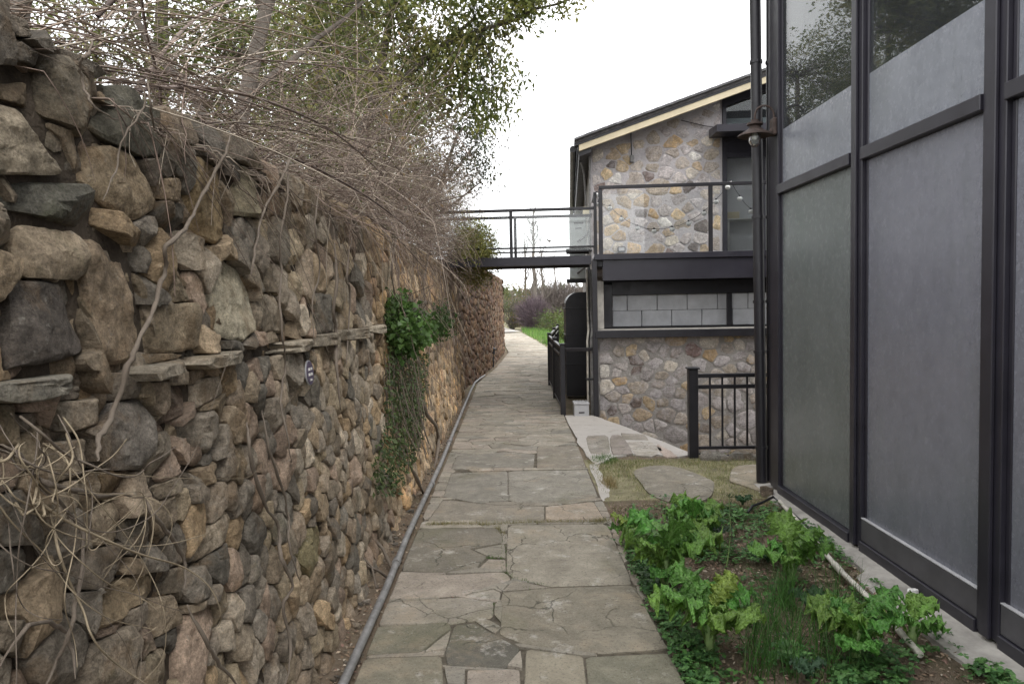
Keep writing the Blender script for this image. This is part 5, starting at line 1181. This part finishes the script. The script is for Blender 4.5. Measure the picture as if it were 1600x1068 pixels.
def mustard(px, py, h, n, label, seed, spread=1.0, tilt=0.0, az0=0.0):
    q = on_z(px, py, .01); t = thing('mustard_plant', q, label, 'leafy vegetable', 'mustard greens in the garden bed'); r_ = np.random.default_rng(seed)
    m = MB().tube([q-HZ*.03, q+HZ*h*.25, q+HZ*h*.52+np.array([.01, 0, 0])], [.022, .02, .012], 9); m.build('stalk', MT['stalk'], t, smooth=True)
    for k in range(n):
        lvl = k/n; az = az0+k*2.399+r_.normal(0, .2); L = h*(1.05-.30*lvl)*r_.uniform(.65, 1.25)*spread
        b0 = q+HZ*h*(.05+.48*lvl)+np.array([math.cos(az), math.sin(az), 0])*.012
        V, Fc, T = mustard_leaf(b0, az, L, L*r_.uniform(.52, .72), r_.uniform(85, 125)*(1-.5*lvl)+tilt, seed*31+k, r_.uniform(.2, .6), r_.normal(0, .25))
        mesh_obj('leaf', V, Fc, MT['mustard'], t, tint=T, smooth=True)
MT['stalk'] = simple_mat('pale_green_stalk', (.22, .32, .12), .55, .25, 20, .1, .4)
mustard(1040, 922, .36, 10, 'tall bright green mustard plant at the path edge, the one with most leaves', 5, 1.0, 0, 2.2)
mustard(1108, 1015, .30, 9, 'bright green mustard plant in the front middle of the bed, left of the chives', 9, 1.0, 0, .4)
mustard(1236, 912, .30, 9, 'green mustard plant behind the white pipe, nearest the green-tinted pane', 14, .95, 0, 1.0)
mustard(1338, 1035, .30, 9, 'large mustard plant between the two chive clumps and the glass front', 21, 1.05, 5, 2.0)
mustard(1425, 1005, .20, 7, 'low mustard plant at the right, lying over the white pipe towards the kerb', 26, 1.1, 15, .2)
mustard(988, 850, .20, 9, 'small frilly mustard plant at the back left corner of the bed', 33, 1.0, 10, 1.0)
mustard(1085, 850, .28, 8, 'mustard plant at the back of the bed just behind the tall one', 38, 1.0, 5, 0)
def broad(px, py, label, seed, n, L, col, name='broadleaf_plant'):
    q = on_z(px, py, .01); t = thing(name, q, label, 'leafy plant'); r_ = np.random.default_rng(seed)
    for k in range(n):
        az = k*2.4+seed; V, Fc, T = mustard_leaf(q+HZ*.01, az, L*r_.uniform(.8, 1.1), L*.5, 85, seed*7+k, .2); V[:, 2] = q[2]+(V[:, 2]-q[2])*.8
        mesh_obj('leaf', V, Fc, MT['lush'], t, tint=np.tile(np.array(col)*r_.uniform(.8, 1.2), (len(V), 1)), smooth=True)
broad(1122, 842, 'dusky blue-green cabbage seedling behind the thin weed stalk', 3, 5, .14, (.06, .11, .06), 'cabbage_seedling')
broad(1200, 880, 'dark green broad-leaved seedling left of the mustard by the pipe', 4, 4, .12, (.04, .09, .035))
broad(1262, 955, 'dark broad-leaved plant between the two chive clumps', 6, 4, .17, (.035, .08, .03))
broad(1262, 1062, 'dark leaf rosette at the bottom edge, between the chive clumps', 8, 4, .12, (.04, .085, .04))
broad(1160, 790, 'small plant with one upright dark oval leaf near the stepping stone', 12, 4, .13, (.035, .085, .03))
q = on_z(1135, 885, .0); wd = thing('weed_stalk', q, 'thin upright weed stalk with sparse narrow leaves in the middle of the bed', 'weed')
P = np.array([q+HZ*z+np.array([.012*math.sin(z*9), 0, 0])+np.array([.06, 0, 0])*z for z in np.linspace(0, .42, 8)]); MB().tube(P, np.linspace(.004, .0015, 8), 6).build('stem', MT['stalk'], wd)
B = np.repeat(P[2:], 9, 0); D = rng.normal(0, 1, B.shape)+np.array([0, 0, .5]); V, Fc = leaves(B, D, rng.normal(0, .5, B.shape)+HZ, rng.uniform(.03, .07, len(B)), np.full(len(B), .006)); mesh_obj('foliage', V, Fc, MT['lush'], wd, tint=rep(tints(len(B), [(.06, .09, .035)]), 4))['kind'] = 'stuff'
def blades(P, h, lean, w, n=5, cols=((.07, .17, .03),), lo=.7, hi=1.3):
    N_ = len(P); D0 = np.column_stack([rng.normal(0, lean, N_), rng.normal(0, lean, N_), np.ones(N_)]); hh = h*rng.uniform(.5, 1.2, N_)
    Q = grow(P, D0, n, hh/(n-1), rng.uniform(.0, .22, N_), .05); side = nrm(np.column_stack([rng.normal(0, 1, (N_, 2)), np.zeros(N_)])); ww = (w*np.linspace(1, .15, n))[None, :, None]
    V = np.stack([Q-side[:, None]*ww*.5, Q+side[:, None]*ww*.5], 2); I = np.arange(N_*n*2).reshape(N_, n, 2)
    Fc = np.stack([I[:, :-1, 0], I[:, :-1, 1], I[:, 1:, 1], I[:, 1:, 0]], -1).reshape(-1, 4)
    return V.reshape(-1, 3), Fc, rep(tints(N_, cols, lo, hi), n*2)
def chives(poly, n, label, h, lean=.22):
    P = []; q = [on_z(*p)[:2] for p in poly]; xs = [a[0] for a in q]; ys = [a[1] for a in q]
    while len(P) < n:
        x, y = rng.uniform(min(xs), max(xs)), rng.uniform(min(ys), max(ys))
        if inside((x, y), q): P.append((x, y, -.01))
    P = np.array(P); t = thing('chive_clump', P.mean(0), label, 'chives', 'clumps of chives in the bed')
    V, Fc, T = blades(P, h, lean, .0042, 7, ((.055, .15, .028), (.07, .18, .035), (.09, .19, .05), (.05, .12, .03)))
    mesh_obj('blades', V, Fc, MT['lush'], t, tint=T)['kind'] = 'stuff'
chives([(1165, 1066), (1160, 1000), (1195, 950), (1245, 960), (1262, 1066)], 300, 'clump of thin green chives left of centre in the front of the bed', .30)
chives([(1272, 1066), (1270, 985), (1300, 940), (1340, 960), (1365, 1066)], 260, 'clump of thin chives between the two right-hand mustard plants', .30)
chives([(1215, 930), (1235, 925), (1245, 950), (1222, 955)], 130, 'small chive clump just behind the left clump, under the mustard leaves', .24)
def scatter(n, x0, x1, y0, y1, fn):
    P = np.column_stack([rng.uniform(x0, x1, n), rng.uniform(y0, y1, n)]); k = fn(P[:, 0], P[:, 1]); return P[rng.random(n) < k]
def on_ground(P, dz=0.0): return np.column_stack([P, ground_h(P[:, 0], P[:, 1])+dz])
n2 = lambda x, y, s, o=0.: vnoise(np.stack([x*s, y*s, np.full_like(x, o)], -1))
def clover(name, P, hmin, hmax, L, cols, label=None):
    """ground-cover: three round leaflets on a short stalk each"""
    h = rng.uniform(hmin, hmax, len(P)); G = on_ground(P); top = G+np.column_stack([rng.normal(0, .015, (len(P), 2)), h]); Vs, Fs, Ts, k = [], [], [], 0; tt = tints(len(P), cols, .7, 1.3)
    a0 = rng.uniform(0, 6.28, len(P)); sz = L*rng.uniform(.6, 1.3, len(P))
    for j in range(3):
        a = a0+j*2.094; D = np.column_stack([np.cos(a), np.sin(a), rng.normal(.05, .25, len(P))]); V, Fc = leaves(top, D, np.tile(HZ, (len(P), 1))+rng.normal(0, .25, (len(P), 3)), sz, sz*.85, .12); Vs.append(V); Fs.append(Fc+k); Ts.append(rep(tt, 4)); k += len(V)
    o = mesh_obj(name, np.vstack(Vs), np.vstack(Fs), MT['lush'], None, tint=np.vstack(Ts)); o['kind'] = 'stuff'; return o
CL = [(.085, .19, .055), (.11, .24, .065), (.065, .155, .05), (.13, .25, .085)]
edge_ = lambda x, y: np.clip(1.1-(x-.72)/.22, 0, 1)*np.clip((4.9-y)/.6, 0, 1)
Pc = scatter(5200, .70, 1.25, 2.4, 5.0, lambda x, y: edge_(x, y)*.95)
Pd = scatter(5200, .8, 2.02, 2.3, 3.3, lambda x, y: np.clip(n2(x, y, 5)+.15, 0, 1)*.8)
Pe = scatter(3600, 1.1, 2.05, 4.4, 5.9, lambda x, y: np.clip(n2(x, y, 4, 3.)+.25, 0, 1)*.75)
Pf = scatter(7000, .8, 2.03, 2.6, 5.6, lambda x, y: np.clip(n2(x, y, 6, 9.)-.12, 0, 1)*.6)
clover('ground_cover', np.vstack([Pc, Pd, Pe, Pf]), .012, .06, .026, CL)
P = scatter(2600, .78, 2.03, 2.5, 5.6, lambda x, y: np.clip(n2(x, y, 5, 14.)+.1, 0, 1)*.9); V, Fc, T = blades(on_ground(P), .09, .5, .004, 4, ((.10, .2, .05), (.14, .23, .06), (.2, .22, .09)))
o = mesh_obj('bed_grass', V, Fc, MT['lush'], None, tint=T); o['kind'] = 'stuff'
# litter: dead leaves, straw and chips on the soil
def litter(name, P, L, cols, flat=.35):
    G = on_ground(P, .006); D = np.column_stack([rng.normal(0, 1, (len(P), 2)), rng.normal(0, .25, len(P))]); Nn = rng.normal(0, flat, (len(P), 3))+HZ; sc = L*rng.uniform(.4, 1.5, len(P))
    V, Fc = leaves(G, D, Nn, sc, sc*rng.uniform(.12, .6, len(P)), .15); o = mesh_obj(name, V, Fc, MT['litter'], None, tint=rep(tints(len(P), cols, .7, 1.3), 4)); o['kind'] = 'stuff'
LT = [(.26, .19, .13), (.20, .14, .095), (.33, .26, .19), (.16, .11, .08), (.24, .15, .12), (.40, .34, .27)]
litter('bed_litter', scatter(15000, .74, 2.03, 2.3, 5.75, lambda x, y: .75+0*x), .024, LT)
litter('wall_foot_litter', np.vstack([scatter(5200, -.92, -.72, .8, 12, lambda x, y: .8+0*x), scatter(1000, -.72, -.6, 12, 22, lambda x, y: .5+0*x)]), .022, LT)
litter('path_litter', scatter(420, -.7, .72, 2.6, 12, lambda x, y: .12+.35*(np.abs(x) > .55)), .014, LT)
pb = MB(); pt = []
for k, (x0, x1, y0, y1, n, s0, s1) in enumerate(((-.92, -.72, 1, 11, 240, .006, .026), (.76, 2.02, 2.5, 5.7, 130, .006, .022))):
    for j in range(n):
        x, y, s = rng.uniform(x0, x1), rng.uniform(y0, y1), rng.uniform(s0, s1)*rng.choice([.7, 1, 1.3]); A = np.linspace(0, 6.28, 7, endpoint=False); P = np.stack([np.cos(A), np.sin(A)*.75], 1)*s*(1-.25*rng.random((7, 1)))
        V, Fc = stone_geo(np.zeros(2), P, 2, s*.5, -s*.3, 2, .2, .3, .1, 20000+k*500+j); z = ground_h(np.array([x]), np.array([y]))[0]
        pb.add(np.column_stack([x+V[:, 0], y+V[:, 1], z+V[:, 2]+s*.2]), Fc); pt += [np.array(warm[int(rng.integers(10))])*rng.uniform(1, 1.6)]*len(V)
ob = pb.build('pebbles', MT['rock'], None, tint=np.array(pt), sharp=30); ob['kind'] = 'stuff'
for k, (px, py, lab) in enumerate(((1198, 770, 'brown angular stone by the foot of the black downpipes'), (1215, 805, 'small flat tan stone under the black hose'), (1425, 925, 'small white crumpled scrap of plastic lying on the kerb'))):
    q = on_z(px, py, .02); s = (.06, .05, .035)[k]; A = np.linspace(0, 6.28, 14, endpoint=False); P = np.stack([np.cos(A), np.sin(A)*.6], 1)*s*(1-.3*rng.random((14, 1)))
    V, Fc = stone_geo(np.zeros(2), P, 4, s*(.9, .5, .6)[k], -.03, 5, .3, .4, .2, 400+k); o = mesh_obj(('loose_stone', 'loose_stone', 'plastic_scrap')[k], q+V, Fc, MT['rock'] if k < 2 else MT['white'], None, tint=(.2, .16, .12), sharp=30); props(o, lab, ('stone', 'stone', 'litter')[k])

# ------------------------------------------------------------------ grass: thin lawn round the stepping stones, seams in the paving, verge beyond
stq = [[tuple(on_z(*a)[:2]) for a in p] for p, _, _ in st]
def lawn_density(x, y):
    k = np.clip(.75+.8*n2(x, y, 3.2, 5.), .12, 1)
    k = np.where((x < 1.0) & (y < 6.4), k*.5, k)
    for q in stq: k = k*np.array([.02 if inside((a, b), q) else 1. for a, b in zip(x, y)])
    e = (x-1.86)*(10.45-7.62)-(y-7.62)*(1.13-1.86)
    return k*np.where((y > 7.45) & ((x < 1.85) | (e < 0)), .12, 1)
P = scatter(26000, .74, 2.5, 5.45, 7.75, lawn_density); V, Fc, T = blades(on_ground(P), .034, .5, .0032, 3, ((.29, .27, .125), (.21, .235, .08), (.38, .335, .19), (.15, .21, .06), (.33, .30, .15)))
P2_ = scatter(3500, .76, 1.15, 7.05, 7.75, lambda x, y: np.clip(1-((x-.92)/.16)**2-((y-7.45)/.22)**2, 0, 1)); V2, F2, T2 = blades(on_ground(P2_, .0), .05, .45, .0035, 3, ((.07, .17, .03), (.10, .2, .04)))
P3_ = scatter(1800, .74, .95, 6.2, 6.75, lambda x, y: np.clip(1-((x-.84)/.07)**2-((y-6.45)/.22)**2, 0, 1)); V3, F3, T3 = blades(on_ground(P3_, .0), .08, .5, .003, 4, ((.32, .26, .13), (.26, .2, .09)))
o = mesh_obj('lawn_grass', np.vstack([V, V2, V3]), np.concatenate([Fc, F2+len(V), F3+len(V)+len(V2)]), MT['lush'], None, tint=np.vstack([T, T2, T3])); o['kind'] = 'stuff'
seam = []
def seam_line(pts, n, wdt):
    q = np.array([on_z(*p)[:2] for p in pts]); 
    for _ in range(n):
        i = int(rng.integers(len(q)-1)); t = rng.random(); a = q[i]+(q[i+1]-q[i])*t; seam.append((a[0]+rng.normal(0, wdt), a[1]+rng.normal(0, wdt*.7)))
seam_line([(668, 819), (700, 819), (760, 819), (850, 815), (945, 814)], 1700, .014); seam_line([(690, 819), (760, 820)], 500, .02); seam_line([(775, 822), (787, 836)], 160, .012); seam_line([(930, 815), (950, 812)], 260, .03)
V, Fc, T = blades(np.column_stack([np.array(seam), np.full(len(seam), -.012)]), .045, .7, .0028, 3, ((.24, .21, .08), (.16, .17, .05), (.30, .24, .11)))
n0 = len(seam); seam_line([(787, 836), (788, 862), (786, 890), (800, 900)], 260, .007); seam_line([(800, 903), (826, 908), (860, 914)], 110, .006); seam_line([(768, 960), (772, 940)], 60, .008); seam_line([(760, 870), (785, 870)], 140, .012); seam_line([(820, 905), (826, 920)], 70, .01)
s2 = np.array(seam[n0:]); V2, F2, T2 = blades(np.column_stack([s2, np.full(len(s2), -.012)]), .025, .8, .004, 3, ((.07, .14, .03), (.10, .17, .04)))
o = mesh_obj('seam_grass', np.vstack([V, V2]), np.concatenate([Fc, F2+len(V)]), MT['lush'], None, tint=np.vstack([T, T2])); o['kind'] = 'stuff'
def verge(x, y):
    r = np.interp(y, *zip(*PR)); l = np.interp(y, *zip(*PL)); rr = np.interp(y, *zip(*PR))
    return np.where(y < 26, x > rr+.08, (x > r+.05) | (x < l-.05))*np.clip(.7+.6*n2(x, y, .8), .1, 1)
P = scatter(42000, -6, 5, 15, 46, verge); P = P[~((P[:, 0] < -.1) & (P[:, 1] < 26))]; P = P[~((P[:, 0] > 1.1) & (P[:, 1] < 20.5) & (P[:, 0] < 6))]
V, Fc, T = blades(on_ground(P), .32, .35, .024, 3, ((.11, .25, .04), (.15, .29, .05), (.18, .27, .07), (.09, .19, .04)))
o = mesh_obj('verge_grass', V, Fc, MT['lush'], None, tint=T); o['kind'] = 'stuff'

# ------------------------------------------------------------------ beyond the path: shrubs, bare poplars, far scrub
def g_(x, y): return float(ground_h(np.array([x]), np.array([y]))[0])
def gb_(px, Y, py): p = on_y(px, py, Y); return p
def shrub(px, pytop, pxw, Y, n, cols, name, label, L=.09, W_=.05, bare=False, k=22, sig=.16, cat='shrub'):
    c = gb_(px, Y, 500); top = gb_(px, Y, pytop)[2]; gz = g_(c[0], Y); h = top-gz; r = pxw/2*Y/FPX
    return bush(name, label, (c[0], Y, gz), [((c[0], Y, gz+h*.5), (r, r*.8, h*.46), n)], cols, L, W_, cat=cat, k=k, sig=sig, stem=.015, bare=bare)
shrub(800, 432, 62, 46, 130, [(.10, .13, .035), (.16, .15, .05), (.06, .12, .025), (.2, .13, .05)], 'mixed_shrub', 'tall yellow-green shrub just past the end of the rubble wall', k=26, sig=.2)
shrub(779, 425, 40, 44, 60, [(.08, .12, .03), (.13, .14, .04)], 'mixed_shrub', 'green shrub half hidden behind the rubble wall end', k=24, sig=.2)
shrub(834, 470, 44, 44, 110, [(.13, .095, .115), (.10, .08, .09), (.17, .13, .14)], 'bare_shrub', 'bushy leafless purplish shrub beside the far path', .5, .008, True, 30, .14)
shrub(866, 486, 50, 40, 100, [(.10, .14, .035), (.15, .17, .05), (.08, .12, .04)], 'green_bush', 'low green bush right of the purplish shrub, behind the railing', k=24, sig=.18)
shrub(885, 492, 40, 30, 70, [(.08, .13, .03), (.12, .15, .04)], 'green_bush', 'low green bush seen behind the black duct', k=24, sig=.18)
for px, w, top, lab in ((862, 46, 452, 'grey leafless scrub tree left of the black duct, in the distance'), (892, 44, 455, 'grey leafless scrub tree behind the black duct, in the distance'), (835, 40, 462, 'low grey leafless scrub behind the purplish shrub')):
    shrub(px, top, w, 52, 90, [(.17, .145, .135), (.22, .19, .175), (.13, .11, .10)], 'bare_scrub', lab, .9, .012, True, 22, .3)
shrub(806, 496, 30, 50, 40, [(.19, .15, .11), (.15, .13, .08)], 'dry_bush', 'low straw-brown bush at the bend of the far path', k=24, sig=.15)
def bare_tree(px, pytop, Y, r, label, seed):
    base = gb_(px, Y, 490); x = base[0]; z0 = g_(x, Y); top = gb_(px, Y, pytop)[2]; t = thing('bare_poplar', (x, Y, z0), label, 'tree', 'bare poplars in the distance')
    tr = limb_path((x, Y, z0-.1), (x+rng.normal(0, .15), Y, top), 10, .015); MB().tube(tr, np.linspace(r, r*.12, 10), 7).build('trunk', MT['bark'], t, smooth=True)
    N_ = 20; f = rng.uniform(.3, .97, N_); i = f*9; lo_ = np.floor(i).astype(int); P0 = tr[lo_]+(tr[np.minimum(lo_+1, 9)]-tr[lo_])*(i-lo_)[:, None]
    az = rng.uniform(0, 6.28, N_); D0 = np.column_stack([np.cos(az)*.8, np.sin(az)*.8, np.ones(N_)]); Q = grow(P0, D0, 8, (top-z0)*.04*(1.15-f), -.05, .08)
    N3 = N_*4; j = rng.integers(0, N_, N3); kk = rng.integers(2, 8, N3); Q2 = grow(Q[j, kk], np.column_stack([rng.normal(0, .6, (N3, 2)), np.ones(N3)]), 5, (top-z0)*.022, -.02, .08)
    V, Fc = tubes(Q, np.linspace(1, .25, 8)[None]*r*.22*np.ones((N_, 1)), 3); V2, F2 = tubes(Q2, np.linspace(1, .4, 5)[None]*r*.10*np.ones((N3, 1)), 3)
    mesh_obj('branches', np.vstack([V, V2]), np.vstack([Fc, F2+len(V)]), MT['bark'], t)['kind'] = 'stuff'
bare_tree(838, 330, 46, .21, 'thickest bare poplar trunk, seen under the footbridge in the middle distance', 1)
bare_tree(850, 375, 50, .13, 'slender bare poplar just right of the thickest one', 2)
bare_tree(822, 360, 52, .14, 'slender bare poplar just left of the thickest one', 3)
bare_tree(868, 395, 75, .14, 'faint far bare poplar right of the others', 4)
P = np.column_stack([np.full(1, 0), np.full(1, 0)])
# distant hedge line closing the horizon
hd = np.column_stack([rng.uniform(-70, 120, 9000), rng.uniform(95, 125, 9000)]); hz = rng.uniform(0, 1, 9000)**1.5*(3.2+1.6*n2(hd[:, 0], hd[:, 1], .05))
C_ = np.column_stack([hd, hz+.5]); V, Fc = leaves(C_, rng.normal(0, 1, C_.shape)+HZ*.5, rng.normal(0, .5, C_.shape)+np.array([0, -1, .4]), rng.uniform(.8, 2.0, 9000), rng.uniform(.4, .9, 9000))
o = mesh_obj('far_hedge', V, Fc, MT['leaf'], None, tint=rep(tints(9000, [(.13, .13, .09), (.16, .14, .12), (.10, .12, .06)]), 4)); o['kind'] = 'stuff'
